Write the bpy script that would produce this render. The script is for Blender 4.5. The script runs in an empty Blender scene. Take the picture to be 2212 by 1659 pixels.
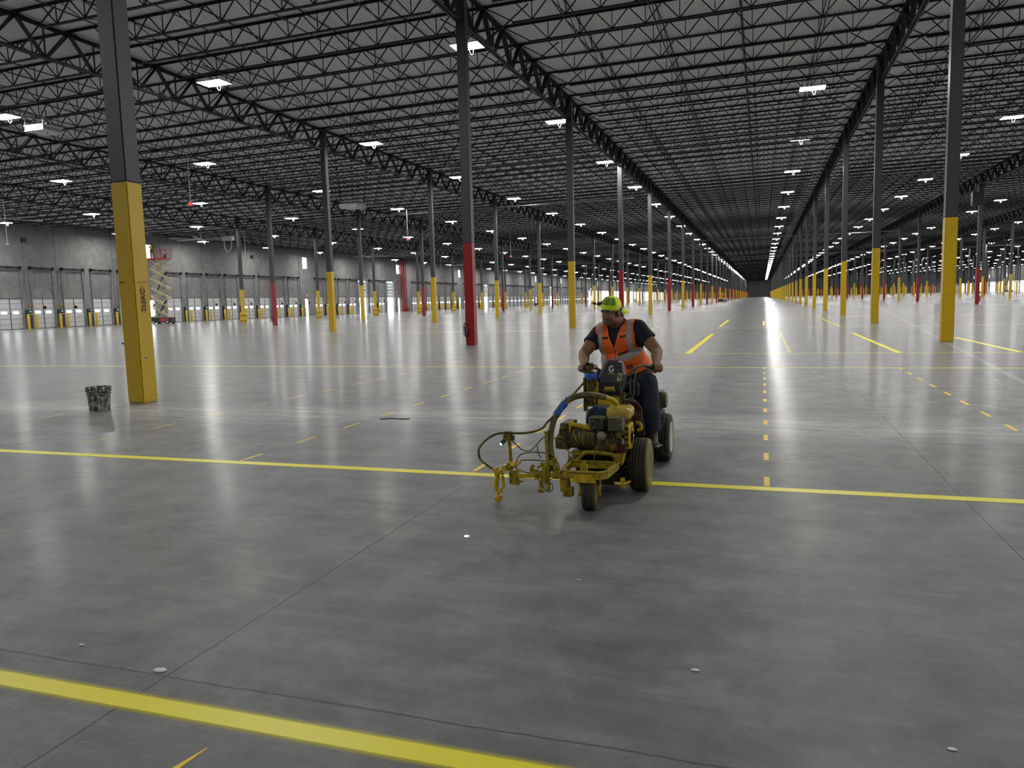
import bpy, bmesh, math, random
import numpy as np
from mathutils import Vector, Matrix
random.seed(7)
PI = math.pi
# ------------------------------------------------------------------ camera, world, exposure
sc = bpy.context.scene
COL = sc.collection
CAM_H = 1.54
R_CAM = ((0.94923107, -0.00902352, 0.31445024), (0.31344988, 0.11177147, -0.94300388), (-0.02663735, 0.99369297, 0.10892537))
cd = bpy.data.cameras.new('camera'); cam = bpy.data.objects.new('camera', cd); COL.objects.link(cam)
cd.sensor_fit = 'HORIZONTAL'; cd.sensor_width = 36.0; cd.lens = 1628.23 / 2212 * 36.0
cd.clip_start = 0.05; cd.clip_end = 2000
cam.matrix_world = Matrix.Translation((0, 0, CAM_H)) @ Matrix(R_CAM).to_4x4()
sc.camera = cam
world = bpy.data.worlds.new('daylight'); sc.world = world; world.use_nodes = True
world.node_tree.nodes['Background'].inputs[0].default_value = (0.86, 0.93, 1.0, 1)
world.node_tree.nodes['Background'].inputs[1].default_value = 9.0
world.cycles.sampling_method = 'NONE'
sc.view_settings.view_transform = 'Standard'
try: sc.view_settings.look = 'None'
except Exception: pass
sc.view_settings.exposure = 0.0; sc.view_settings.gamma = 1.0; sc.view_settings.use_curve_mapping = False
LAMP = 176.0            # strength of every high-bay lens
sc.cycles.max_bounces = 6; sc.cycles.diffuse_bounces = 3; sc.cycles.glossy_bounces = 3
sc.cycles.transmission_bounces = 3; sc.cycles.transparent_max_bounces = 6
sc.cycles.sample_clamp_indirect = 4.0; sc.cycles.sample_clamp_direct = 0
sc.cycles.use_denoising = True; sc.cycles.use_light_tree = True
sc.cycles.caustics_reflective = False; sc.cycles.caustics_refractive = False
sc.cycles.use_adaptive_sampling = True; sc.cycles.adaptive_threshold = 0.03

# ------------------------------------------------------------------ helpers
FPX = 1628.23
RT = np.array(R_CAM).T
def project(x, y, z):
    c = RT @ np.array([x, y, z - CAM_H])
    if c[2] > -0.3: return None
    return 1106 + FPX * c[0] / -c[2], 829.5 - FPX * c[1] / -c[2], -c[2]
def seen(pts, m=220):
    """any of the points inside the frame widened by m pixels"""
    q = [project(*p) for p in pts]
    q = [a for a in q if a]
    if not q: return False
    xs = [a[0] for a in q]; ys = [a[1] for a in q]
    return max(xs) > -m and min(xs) < 2212 + m and max(ys) > -m and min(ys) < 1659 + m

class MB:
    """collects shapes into one mesh"""
    def __init__(s): s.v = []; s.f = []; s.m = []; s.mi = 0
    def add(s, vs, fs):
        b = len(s.v); s.v += [tuple(v) for v in vs]; s.f += [tuple(i + b for i in f) for f in fs]; s.m += [s.mi] * len(fs); return s
    def box(s, c, d, rot=None):
        x, y, z = d[0] / 2, d[1] / 2, d[2] / 2
        vs = [Vector((i, j, k)) for i in (-x, x) for j in (-y, y) for k in (-z, z)]
        if rot is not None: vs = [rot @ v for v in vs]
        vs = [v + Vector(c) for v in vs]
        return s.add(vs, [(0, 1, 3, 2), (4, 6, 7, 5), (0, 4, 5, 1), (2, 3, 7, 6), (0, 2, 6, 4), (1, 5, 7, 3)])
    def bx(s, x0, x1, y0, y1, z0, z1):
        return s.box(((x0 + x1) / 2, (y0 + y1) / 2, (z0 + z1) / 2), (abs(x1 - x0), abs(y1 - y0), abs(z1 - z0)))
    def cyl(s, a, b, r, r2=None, n=12, cap=True):
        a = Vector(a); b = Vector(b); r2 = r if r2 is None else r2
        d = (b - a).normalized(); u = d.orthogonal().normalized(); w = d.cross(u)
        vs = []; 
        for p, q in ((a, r), (b, r2)):
            for i in range(n):
                t = 2 * PI * (i + .5) / n; vs.append(p + (u * math.cos(t) + w * math.sin(t)) * q)
        fs = [(i, (i + 1) % n, n + (i + 1) % n, n + i) for i in range(n)]
        if cap: fs += [tuple(range(n - 1, -1, -1)), tuple(range(n, 2 * n))]
        return s.add(vs, fs)
    def bar(s, a, b, w, h=None, up=(0, 0, 1), cap=True):
        """square-section bar between two points"""
        a = Vector(a); b = Vector(b); h = h or w
        d = (b - a).normalized(); up = Vector(up)
        if abs(d.dot(up)) > .98: up = Vector((0, 1, 0)) if abs(d.y) < .9 else Vector((1, 0, 0))
        u = d.cross(up).normalized(); q = u.cross(d)
        vs = [p + u * (i * w / 2) + q * (j * h / 2) for p in (a, b) for i, j in ((-1, -1), (1, -1), (1, 1), (-1, 1))]
        fs = [(i, (i + 1) % 4, 4 + (i + 1) % 4, 4 + i) for i in range(4)]
        if cap: fs += [(3, 2, 1, 0), (4, 5, 6, 7)]
        return s.add(vs, fs)
    def tube(s, pts, r, n=8, smooth=True, seg=6, cap=True):
        """round tube along a curve through the points; r a number or one per point"""
        P = [Vector(p) for p in pts]; rr = [r] * len(P) if not hasattr(r, '__len__') else list(r)
        if smooth and len(P) > 2:
            Q = []; RR = []
            for i in range(len(P) - 1):
                p0 = P[max(i - 1, 0)]; p1 = P[i]; p2 = P[i + 1]; p3 = P[min(i + 2, len(P) - 1)]
                for k in range(seg):
                    t = k / seg
                    Q.append(.5 * ((2 * p1) + (p2 - p0) * t + (2 * p0 - 5 * p1 + 4 * p2 - p3) * t * t + (3 * p1 - p0 - 3 * p2 + p3) * t ** 3))
                    RR.append(rr[i] * (1 - t) + rr[i + 1] * t)
            Q.append(P[-1]); RR.append(rr[-1]); P, rr = Q, RR
        vs = []; u = None
        for i, p in enumerate(P):
            d = (P[min(i + 1, len(P) - 1)] - P[max(i - 1, 0)]).normalized()
            if u is None: u = d.orthogonal().normalized()
            else:
                u = u - d * u.dot(d); u = u.normalized() if u.length > 1e-6 else d.orthogonal().normalized()
            w = d.cross(u)
            for k in range(n):
                t = 2 * PI * k / n; vs.append(p + (u * math.cos(t) + w * math.sin(t)) * rr[i])
        L = len(P); fs = [(i * n + k, i * n + (k + 1) % n, (i + 1) * n + (k + 1) % n, (i + 1) * n + k) for i in range(L - 1) for k in range(n)]
        if cap: fs += [tuple(range(n - 1, -1, -1)), tuple(range((L - 1) * n, L * n))]
        return s.add(vs, fs)
    def lathe(s, prof, c=(0, 0, 0), axis='z', n=24, ang=2 * PI, rot=None):
        """profile [(r, h)] turned about an axis"""
        vs = []; full = abs(ang - 2 * PI) < 1e-6; m = n if full else n + 1
        for r, h in prof:
            for k in range(m):
                t = ang * k / n; x, y = r * math.cos(t), r * math.sin(t)
                v = {'z': (x, y, h), 'x': (h, x, y), 'y': (x, h, y)}[axis]
                v = Vector(v)
                if rot is not None: v = rot @ v
                vs.append(v + Vector(c))
        L = len(prof); fs = []
        for i in range(L - 1):
            for k in range(n):
                k2 = (k + 1) % m; fs.append((i * m + k, i * m + k2, (i + 1) * m + k2, (i + 1) * m + k))
        if full:
            if prof[0][0] > 1e-5: fs.append(tuple(range(m - 1, -1, -1)))
            if prof[-1][0] > 1e-5: fs.append(tuple(range((L - 1) * m, L * m)))
        return s.add(vs, fs)
    def ell(s, c, r, rot=None, n=16, m=10):
        vs = []; 
        for i in range(m + 1):
            p = PI * i / m
            for k in range(n):
                t = 2 * PI * k / n
                v = Vector((math.sin(p) * math.cos(t) * r[0], math.sin(p) * math.sin(t) * r[1], math.cos(p) * r[2]))
                if rot is not None: v = rot @ v
                vs.append(v + Vector(c))
        return s.add(vs, [(i * n + k, (i + 1) * n + k, (i + 1) * n + (k + 1) % n, i * n + (k + 1) % n) for i in range(m) for k in range(n)])
    def prism(s, poly, lo, hi, axis='z', c=(0, 0, 0)):
        """polygon swept along an axis"""
        f = {'z': lambda a, b, h: (a, b, h), 'x': lambda a, b, h: (h, a, b), 'y': lambda a, b, h: (a, h, b)}[axis]
        n = len(poly); vs = [Vector(f(a, b, h)) + Vector(c) for h in (lo, hi) for a, b in poly]
        return s.add(vs, [tuple(range(n - 1, -1, -1)), tuple(range(n, 2 * n))] + [(i, (i + 1) % n, n + (i + 1) % n, n + i) for i in range(n)])
    def mesh(s, name, mats, smooth=None):
        me = bpy.data.meshes.new(name)
        me.from_pydata(s.v, [], s.f)
        bm = bmesh.new(); bm.from_mesh(me); bmesh.ops.remove_doubles(bm, verts=bm.verts, dist=1e-6)
        bmesh.ops.recalc_face_normals(bm, faces=bm.faces); bm.to_mesh(me); bm.free()
        mats = mats if isinstance(mats, (list, tuple)) else [mats]
        for m in mats: me.materials.append(m)
        if len(mats) > 1 and len(me.polygons) == len(s.m): me.polygons.foreach_set('material_index', s.m)
        if smooth:
            me.polygons.foreach_set('use_smooth', [True] * len(me.polygons)); me.set_sharp_from_angle(angle=math.radians(smooth))
        me.update(); return me
    def build(s, name, mats, parent=None, smooth=None, bevel=0, loc=None):
        o = bpy.data.objects.new(name, s.mesh(name, mats, smooth)); COL.objects.link(o)
        if parent is not None: o.parent = parent
        if loc is not None: o.location = loc
        if bevel:
            b = o.modifiers.new('bevel', 'BEVEL'); b.width = bevel; b.segments = 2; b.limit_method = 'ANGLE'; b.angle_limit = math.radians(35); b.harden_normals = False
        return o

def tag(o, label=None, cat=None, group=None, kind=None):
    if label: o['label'] = label
    if cat: o['category'] = cat
    if group: o['group'] = group
    if kind: o['kind'] = kind
    return o
def empty(name, loc=(0, 0, 0), rz=0, label=None, cat=None, group=None, kind=None):
    o = bpy.data.objects.new(name, None); COL.objects.link(o); o.location = loc; o.rotation_euler = (0, 0, rz); o.empty_display_size = .1
    return tag(o, label, cat, group, kind)
def copy_tree(o, parent=None):
    c = o.copy(); COL.objects.link(c)
    if parent is not None: c.parent = parent
    for ch in KIDS.get(o.name, ()): copy_tree(ch, c)
    return c
KIDS = {}
def note_kids(root):
    def rec(o):
        k = [c for c in COL.objects if c.parent == o]
        if k: KIDS[o.name] = k
        for c in k: rec(c)
    rec(root)
def dup(root, loc, rz=0, label=None):
    c = copy_tree(root); c.location = loc; c.rotation_euler = (0, 0, rz)
    if label: c['label'] = label
    return c
def merged(name, mb, offs, mat, mats_idx=None):
    """many copies of one mesh as a single object, for the uncountable remainder"""
    base = np.array(mb.v, dtype=np.float32); n = len(base)
    offs = np.array(offs, dtype=np.float32); K = len(offs)
    V = (base[None] + offs[:, None]).reshape(-1, 3)
    lt = np.array([len(f) for f in mb.f], dtype=np.int32); li = np.array([i for f in mb.f for i in f], dtype=np.int32)
    LI = (li[None] + (np.arange(K, dtype=np.int32) * n)[:, None]).ravel(); LT = np.tile(lt, K); LS = np.concatenate(([0], np.cumsum(LT)[:-1])).astype(np.int32)
    me = bpy.data.meshes.new(name); me.vertices.add(len(V)); me.vertices.foreach_set('co', V.ravel())
    me.loops.add(len(LI)); me.loops.foreach_set('vertex_index', LI)
    me.polygons.add(len(LT)); me.polygons.foreach_set('loop_start', LS); me.polygons.foreach_set('loop_total', LT)
    for m in (mat if isinstance(mat, (list, tuple)) else [mat]): me.materials.append(m)
    if len(me.materials) > 1: me.polygons.foreach_set('material_index', np.tile(np.array(mb.m, dtype=np.int32), K))
    me.update(calc_edges=True)
    o = bpy.data.objects.new(name, me); COL.objects.link(o); return o
def nth(n):
    return {1: 'first', 2: 'second', 3: 'third', 4: 'fourth', 5: 'fifth', 6: 'sixth', 7: 'seventh', 8: 'eighth', 9: 'ninth', 10: 'tenth', 11: 'eleventh', 12: 'twelfth'}.get(n) or (
        str(n) + ('th' if 10 < n % 100 < 14 else {1: 'st', 2: 'nd', 3: 'rd'}.get(n % 10, 'th')))

# ------------------------------------------------------------------ materials
class NT:
    def __init__(s, name):
        s.mat = bpy.data.materials.new(name); s.mat.use_nodes = True; s.t = s.mat.node_tree; s.n = s.t.nodes; s.l = s.t.links
        s.b = s.n['Principled BSDF']; s._pos = None
    def new(s, ty, **kw):
        n = s.n.new(ty)
        for k, v in kw.items(): setattr(n, k, v)
        return n
    def put(s, sock, v):
        if isinstance(v, bpy.types.NodeSocket): s.l.new(v, sock)
        elif isinstance(v, (tuple, list)) and len(v) == 3 and sock.type == 'RGBA': sock.default_value = (*v, 1)
        else: sock.default_value = v
    def math(s, op, a, b=0.0, c=None, clamp=False):
        n = s.new('ShaderNodeMath', operation=op, use_clamp=clamp); s.put(n.inputs[0], a); s.put(n.inputs[1], b)
        if c is not None: s.put(n.inputs[2], c)
        return n.outputs[0]
    def world(s):
        if s._pos is None: s._pos = s.new('ShaderNodeNewGeometry').outputs['Position']
        return s._pos
    def obj(s): return s.new('ShaderNodeTexCoord').outputs['Object']
    def xyz(s, v):
        n = s.new('ShaderNodeSeparateXYZ'); s.l.new(v, n.inputs[0]); return n.outputs
    def scale(s, v, sc_):
        n = s.new('ShaderNodeVectorMath', operation='MULTIPLY'); s.l.new(v, n.inputs[0]); n.inputs[1].default_value = sc_; return n.outputs[0]
    def noise(s, v, scale, detail=4, rough=.55, dist=0.0):
        n = s.new('ShaderNodeTexNoise'); s.l.new(v, n.inputs['Vector']); n.inputs['Scale'].default_value = scale; n.inputs['Detail'].default_value = detail
        n.inputs['Roughness'].default_value = rough; n.inputs['Distortion'].default_value = dist; return n.outputs['Fac']
    def ramp(s, f, a, b, lo=0.0, hi=1.0):
        n = s.new('ShaderNodeMapRange'); s.put(n.inputs[0], f); n.inputs[1].default_value = a; n.inputs[2].default_value = b; n.inputs[3].default_value = lo; n.inputs[4].default_value = hi; return n.outputs[0]
    def mix(s, f, a, b, mode='MIX'):
        n = s.new('ShaderNodeMix', data_type='RGBA', blend_type=mode); s.put(n.inputs[0], f); s.put(n.inputs[6], a); s.put(n.inputs[7], b); return n.outputs[2]
    def bump(s, h, strength=.3, dist=.01):
        n = s.new('ShaderNodeBump'); s.l.new(h, n.inputs['Height']); n.inputs['Strength'].default_value = strength; n.inputs['Distance'].default_value = dist
        s.l.new(n.outputs[0], s.b.inputs['Normal'])
    def set(s, **kw):
        for k, v in kw.items(): s.put(s.b.inputs[{'col': 'Base Color', 'rough': 'Roughness', 'metal': 'Metallic', 'alpha': 'Alpha', 'emit': 'Emission Color', 'es': 'Emission Strength', 'spec': 'Specular IOR Level', 'coat': 'Coat Weight', 'sheen': 'Sheen Weight', 'sss': 'Subsurface Weight', 'trans': 'Transmission Weight'}[k]], v)
        return s.mat
def simple(name, col, rough=.5, metal=0.0, var=.12, scale=12, spot=None, spot_amt=.5, spot_scale=30, bump=0.0, coat=0.0):
    """painted or plain surface with a little mottling, optionally spattered with a second colour"""
    t = NT(name); v = t.obj(); f = t.noise(v, scale, 5)
    dark = tuple(c * (1 - var * 1.6) for c in col); lite = tuple(min(1, c * (1 + var)) for c in col)
    c = t.mix(t.ramp(f, .3, .7), dark, lite)
    if spot is not None:
        g = t.noise(v, spot_scale * 1.7, 7, .72, .3); th = .5 + (.5 - spot_amt) * .35
        c = t.mix(t.ramp(g, th - .085, th + .085), c, spot)
    t.set(col=c, rough=rough, metal=metal, coat=coat)
    if bump: t.bump(t.noise(v, scale * 4, 4), bump, .002)
    return t.mat
# ------------------------------------------------------------------ surface materials
YEL = (0.60, 0.39, 0.004); RED = (0.27, 0.004, 0.009)
M = {}
M['steel'] = simple('black_steel', (0.0075, 0.0078, 0.0085), .55, var=.1)
M['shaft'] = simple('charcoal_paint', (0.040, 0.042, 0.046), .42, var=.06, scale=2)
M['yellow'] = simple('safety_yellow_paint', YEL, .34, var=.05, scale=3)
M['red'] = simple('fire_red_paint', RED, .34, var=.06, scale=3)
M['white'] = simple('white_enamel', (.7, .7, .69), .4, var=.04)
M['galv'] = simple('galvanised_steel', (.34, .35, .36), .38, .75, var=.15, scale=20)
M['black'] = simple('black_plastic', (.012, .012, .013), .45)
M['rubber'] = simple('black_rubber', (.016, .016, .016), .7, var=.3)
M['bluetape'] = simple('blue_tape', (.03, .13, .5), .6)
def emis(name, col, s):
    t = NT(name); t.set(col=col, emit=col, es=s, rough=.4); return t.mat
M['lens'] = emis('lamp_lens', (1.0, .985, .955), LAMP)
M['lens'].cycles.emission_sampling = 'FRONT'
M['green_led'] = emis('green_light', (.15, 1.0, .45), 12)
M['red_led'] = emis('red_exit_light', (1.0, .03, .03), .7)
M['work'] = emis('white_work_light', (.92, .96, 1.0), 60)

# ribbed deck: light grey primer
t = NT('deck_primer'); v = t.world(); f = t.noise(v, .35, 4)
t.set(col=t.mix(f, (.78, .81, .82), (.86, .89, .90)), rough=.6); M['deck'] = t.mat

# concrete floor: trowelled, sealed and dusty
X0, SX, Y0, SY = -10.004, 15.24, 10.118, 15.41
t = NT('sealed_concrete'); v = t.world(); P = t.xyz(v); x, y = P[0], P[1]
st = t.noise(t.scale(v, (.42, 1.9, 1)), 1.0, 6, .62, .15)                # streaks running across the hall
st2 = t.noise(t.scale(v, (.9, 5.5, 1)), 1.0, 7, .72, .2)
big = t.noise(v, .16, 3, .5); mid = t.noise(v, .9, 7, .66, .1); fine = t.noise(v, 14, 5, .7)
c = t.mix(t.ramp(big, .3, .7), (.155, .156, .158), (.225, .225, .224))
c = t.mix(t.ramp(mid, .3, .75, 0, .5), c, (.285, .284, .278))
c = t.mix(t.ramp(st, .35, .75, 0, .35), c, (.29, .288, .282))
c = t.mix(t.ramp(st2, .5, .8, 0, .5), c, (.47, .468, .46))
c = t.mix(t.ramp(st2, .46, .26, 0, .62), c, (.09, .09, .093))
c = t.mix(t.ramp(fine, .3, .75, 0, .2), c, (.30, .297, .29))
sp = t.noise(t.scale(v, (1, 2.2, 1)), 26, 3, .8, 1.0); c = t.mix(t.math('MULTIPLY', t.ramp(sp, .66, .72, 0, .7), t.ramp(mid, .42, .6)), c, (.62, .61, .59))       # white flecks
# a band of white dust where the slab was cut, beyond the painted line
db = t.math('SUBTRACT', y, t.math('ADD', 9.35, t.ramp(t.noise(t.scale(v, (.25, .25, 1)), 1.0, 3), 0, 1, -.8, .8)))
c = t.mix(t.math('MULTIPLY', t.ramp(t.math('ABSOLUTE', db), 1.0, .1, 0, .75), t.ramp(st2, .35, .6, .2, 1)), c, (.64, .63, .61))
gr = t.noise(t.scale(v, (1, 1.6, 1)), 48, 4, .75); c = t.mix(t.ramp(gr, .3, .7, 0, .34), c, (.085, .085, .085))
cl = t.noise(v, 2.3, 6, .7, .1); c = t.mix(t.ramp(cl, .5, .72, 0, .55), c, (.36, .358, .348)); c = t.mix(t.ramp(cl, .48, .30, 0, .5), c, (.085, .085, .087))
# scuffs and wheel tracks: arcs of circles
def arc(c, cx, cy, r, w, a, x0=-1e3, x1=1e3, up=0):
    dy = t.math('SUBTRACT', y, cy); d = t.math('SQRT', t.math('ADD', t.math('POWER', t.math('SUBTRACT', x, cx), 2.0), t.math('POWER', dy, 2.0)))
    e = t.math('ABSOLUTE', t.math('SUBTRACT', d, r)); k = t.math('MULTIPLY', t.ramp(e, w, w * .4, 0, a), t.ramp(cl, .42, .58, .1, 1))
    if x0 > -1e3: k = t.math('MULTIPLY', k, t.math('MULTIPLY', t.math('GREATER_THAN', x, x0), t.math('LESS_THAN', x, x1)))
    if up: k = t.math('MULTIPLY', k, t.math('GREATER_THAN', dy, 0.0) if up > 0 else t.math('LESS_THAN', dy, 0.0))
    return t.mix(k, c, (.56, .55, .52))
for q_ in ((-1.62, 4.42, .634, .006, .5, -1.95, -1.36, -1), (-.29, 3.86, .458, .006, .45, -.31, .01, 1), (-.06, 3.83, .284, .004, .5, .17, .22, 1), (.86, 4.4, .227, .010, .5, .72, .98, -1), (26.49, 16.74, 26.622, .022, .7, .99, 1.13),
           (-.57, 8.81, 1.243, .02, .6, .6, .66, 1), (8.04, 16.06, 7.074, .035, .4, .9, 3.0, -1), (8.3, 16.2, 7.6, .03, .25, .9, 3.0, -1), (40, 26.4, 42.43, .06, .3, -2.4, -.1, 1), (-9.5, 16.5, 13.4, .03, .12), (-18, 9, 21.5, .02, .10)): c = arc(c, *q_)
# pale tyre track sweeping past the near right column
tk = t.math('SUBTRACT', x, t.math('ADD', 4.0, t.math('MULTIPLY', t.math('SUBTRACT', y, 13.5), .10)))
c = t.mix(t.math('MULTIPLY', t.ramp(t.math('ABSOLUTE', tk), .09, .05, 0, .40), t.math('GREATER_THAN', y, 10.5)), c, (.50, .49, .47))
# double tyre tracks up the aisle
for tx in (-1.25, -.75): c = t.mix(t.math('MULTIPLY', t.ramp(t.math('ABSOLUTE', t.math('SUBTRACT', t.math('ADD', x, t.math('MULTIPLY', y, .035)), tx + .3)), .10, .08, 0, .12), t.math('GREATER_THAN', y, 6.4)), c, (.47, .468, .46))
# sawn joints every quarter bay
def joint(p, p0, step, w):
    q = t.math('SUBTRACT', p, p0 - step / 2); q = t.math('SUBTRACT', t.math('MODULO', t.math('ADD', q, step * 40), step), step / 2)
    wob = t.ramp(t.noise(v, 3.0, 4), 0, 1, -.016, .016)
    return t.ramp(t.math('ABSOLUTE', t.math('ADD', q, wob)), w, w * .35)
jx = joint(x, X0, SX / 4, .008); jy = joint(y, Y0, SY / 4, .008)
j = t.math('MAXIMUM', jx, jy)
jh = t.math('MAXIMUM', joint(x, X0, SX / 4, .06), joint(y, Y0, SY / 4, .06))
c = t.mix(t.math('MULTIPLY', jh, t.ramp(t.noise(v, 3.2, 6, .7), .5, .66, 0, .35)), c, (.36, .355, .345))
c = t.mix(t.math('MULTIPLY', j, .75), c, (.055, .055, .055))
c = t.mix(1.0, c, (.87, .875, .885), 'MULTIPLY')
hs = t.math('ADD', t.math('MULTIPLY', st2, .6), t.math('MULTIPLY', mid, .4))
t.set(col=c, rough=t.math('ADD', t.ramp(mid, .3, .7, .44, .52), t.ramp(st2, .3, .7, .0, .06)), spec=.25)
t.bump(t.math('SUBTRACT', t.noise(t.scale(v, (.8, 3.2, 1)), 1.0, 3, .5, .5), t.math('MULTIPLY', j, .35)), .035, .02)
# burnished sealer: mirror-like only at grazing angles
lw = t.new('ShaderNodeLayerWeight'); lw.inputs['Blend'].default_value = .5; gl_ = t.new('ShaderNodeBsdfGlossy'); gl_.inputs['Roughness'].default_value = .17; gl_.inputs['Color'].default_value = (.9, .9, .9, 1)
mx = t.new('ShaderNodeMixShader'); t.l.new(t.math('MULTIPLY', t.math('MULTIPLY', t.math('POWER', lw.outputs['Facing'], 13.0), .66), t.ramp(st2, .25, .75, 1.15, .75)), mx.inputs[0])
bn = [n for n in t.n if n.type == 'BUMP'][0]; t.l.new(bn.outputs[0], gl_.inputs['Normal'])
t.l.new(t.b.outputs[0], mx.inputs[1]); t.l.new(gl_.outputs[0], mx.inputs[2]); t.l.new(mx.outputs[0], [n for n in t.n if n.type == 'OUTPUT_MATERIAL'][0].inputs[0])
M['floor'] = t.mat

# tilt-up wall concrete with panel joints (along the wall = Y)
def wall_mat(name, axis):
    t = NT(name); v = t.world(); P = t.xyz(v); a = P[axis]
    f = t.noise(v, .8, 8, .65, .8); g = t.noise(v, .14, 3)
    c = t.mix(t.ramp(f, .3, .7), (.15, .15, .148), (.285, .285, .28)); c = t.mix(t.ramp(g, .35, .65, 0, .4), c, (.14, .14, .14))
    q = t.math('SUBTRACT', t.math('MODULO', t.math('ADD', a, 770.5 - Y0 + 3.85), SY / 2), SY / 4)
    c = t.mix(t.ramp(t.math('ABSOLUTE', q), .05, .02, 0, .8), c, (.05, .05, .05))
    t.set(col=c, rough=.8); t.bump(t.noise(v, 3, 6), .15, .01); return t.mat
M['wall'] = wall_mat('tilt_up_concrete', 1); M['wallx'] = wall_mat('tilt_up_concrete_end', 0)

# ------------------------------------------------------------------ shell
XL, XR, YB, YF = -74.0, 130.2, -33.0, 603.0
def TZ(x): return 12.36 + .0155 * (x - X0)            # girder top chord height: the roof rises gently to the right
fl = MB().bx(XL - 12, XR + 12, YB, YF, -.3, 0).build('floor', M['floor']); tag(fl, kind='structure')
# ribbed roof deck spanning from joist to joist, ribs along the hall
prof = []; p = .1525; n = int((XR - XL) / p)
for i in range(n):
    a = XL + i * p
    for dx, dz in ((0, 0), (.045, 0), (.065, .04), (.130, .04)): prof.append((a + dx, TZ(a + dx) + .125 + dz))
vs = [(a, Y, z) for Y in (YB, YF) for a, z in prof]; L = len(prof)
mb = MB().add(vs, [(i, i + 1, L + i + 1, L + i) for i in range(L - 1)])
me = bpy.data.meshes.new('ceiling'); me.from_pydata(mb.v, [], mb.f); me.materials.append(M['deck'])
o = bpy.data.objects.new('ceiling', me); COL.objects.link(o); tag(o, kind='structure')
mb = MB(); pts = ((XL - .4, YB, TZ(XL) + .3), (XR + .4, YB, TZ(XR) + .3), (XR + .4, YF, TZ(XR) + .3), (XL - .4, YF, TZ(XL) + .3))
mb.add([*pts, *[(a, b, c + .2) for a, b, c in pts]], [(0, 1, 2, 3), (7, 6, 5, 4), (0, 4, 5, 1), (1, 5, 6, 2), (2, 6, 7, 3), (3, 7, 4, 0)])
o = mb.build('roof_membrane', M['wall']); tag(o, kind='structure')

PITCH = SY / 4; DW, DH = 2.62, 3.22
def door_y(k): return Y0 + (k + .5) * PITCH
# slots along a dock wall: dock door, or person door with a window above, or a tall drive-in door, or blank
def slot(k):
    if k % 9 == 8: return 'exit'
    if k in (31, 34, 49, 67, 85): return 'drive'
    if k in (36,): return 'riser'
    if k > 83: return 'bay'
    return 'dock'
KMAX = int((YF - Y0) / PITCH)
def openings(k):
    s = slot(k); y = door_y(k)
    if s == 'dock': return [(y - DW / 2, y + DW / 2, 0, DH)]
    if s == 'bay': return [(y - 1.6, y + 1.6, 0, 5.4)]
    if s == 'drive': return [(y - 1.5, y + 1.5, 0, 6.3)]
    if s == 'exit': return [(y - .55, y + .55, 0, 2.9), (y - .75, y + .75, 8.0, 9.9)]
    return []
def dock_wall(name, xin, sgn):
    """wall with real openings; xin inner face, sgn +1 when the hall lies on its +x side"""
    th = .26; a, b = (xin - th, xin) if sgn > 0 else (xin, xin + th)
    zt = TZ(xin) + .14; m = MB(); ylast = YB
    for k in range(-11, KMAX + 1):
        y = door_y(k); ops = openings(k); lo, hi = y - PITCH / 2, y + PITCH / 2
        if hi < YB or lo > YF: continue
        lo = max(lo, YB); hi = min(hi, YF)
        if not ops: m.bx(a, b, lo, hi, 0, zt); continue
        w0 = min(q[0] for q in ops); w1 = max(q[1] for q in ops)
        if w0 > lo: m.bx(a, b, lo, w0, 0, zt)
        if w1 < hi: m.bx(a, b, w1, hi, 0, zt)
        z = 0
        for q in ops:
            if q[2] > z: m.bx(a, b, w0, w1, z, q[2])
            if q[0] > w0: m.bx(a, b, w0, q[0], q[2], q[3]); m.bx(a, b, q[1], w1, q[2], q[3])
            z = q[3]
        m.bx(a, b, w0, w1, z, zt)
    o = m.build(name, M['wall']); tag(o, kind='structure')
dock_wall('wall_left', XL, 1); dock_wall('wall_right', XR, -1)
for nm, y0_, y1_ in (('wall_back', YB - .3, YB), ('wall_front', YF, YF + .3)):
    o = MB().bx(XL - .3, XR + .3, y0_, y1_, 0, 15).build(nm, M['wallx']); tag(o, kind='structure')

# ------------------------------------------------------------------ columns
NROW = range(-3, 9); NB = 38
ROWN = {k: (nth(1 - k) + ' row left of aisle' if k <= 0 else nth(k) + ' row right of aisle') for k in range(-2, 8)}
ROWN[-3] = 'row by the left dock wall'; ROWN[8] = 'row by the right dock wall'
def ranks(items, key, pos, vis):
    """ordinal of every visible item along its row, nearest first; items outside the picture get None"""
    by = {}
    for it in items:
        if vis(it): by.setdefault(key(it), []).append(it)
    out = {}
    for k_, l in by.items():
        for n_, it in enumerate(sorted(l, key=pos)): out[it] = nth(n_ + 1)
    return out
def where(rk, it): return rk[it] + ' from the front' if it in rk else 'outside the picture'
CW = .33; HP = 3.645
def col_mesh():
    up = MB().bx(-CW / 2, CW / 2, -CW / 2, CW / 2, HP, 11.9)
    lo = MB().bx(-CW / 2 - .003, CW / 2 + .003, -CW / 2 - .003, CW / 2 + .003, 0, HP)
    return up, lo
up, lo = col_mesh()
def bev(me_o, w=.02):
    """bake a small bevel so that copies can share the mesh"""
    bm = bmesh.new(); bm.from_mesh(me_o); bmesh.ops.bevel(bm, geom=[e for e in bm.edges], offset=w, segments=2, affect='EDGES'); bm.to_mesh(me_o); bm.free(); return me_o
ME_UP = bev(up.mesh('shaft', M['shaft'])); ME_Y = bev(lo.mesh('painted_base', M['yellow'])); ME_R = bev(lo.mesh('painted_base', M['red']))
ME_CAP = MB().bx(-.2, .2, -.24, .24, 11.86, 11.9).mesh('cap_plate', M['steel'])
def is_red(k, j): return k % 2 == 0 and j % 2 == 1
cols = []
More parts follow.
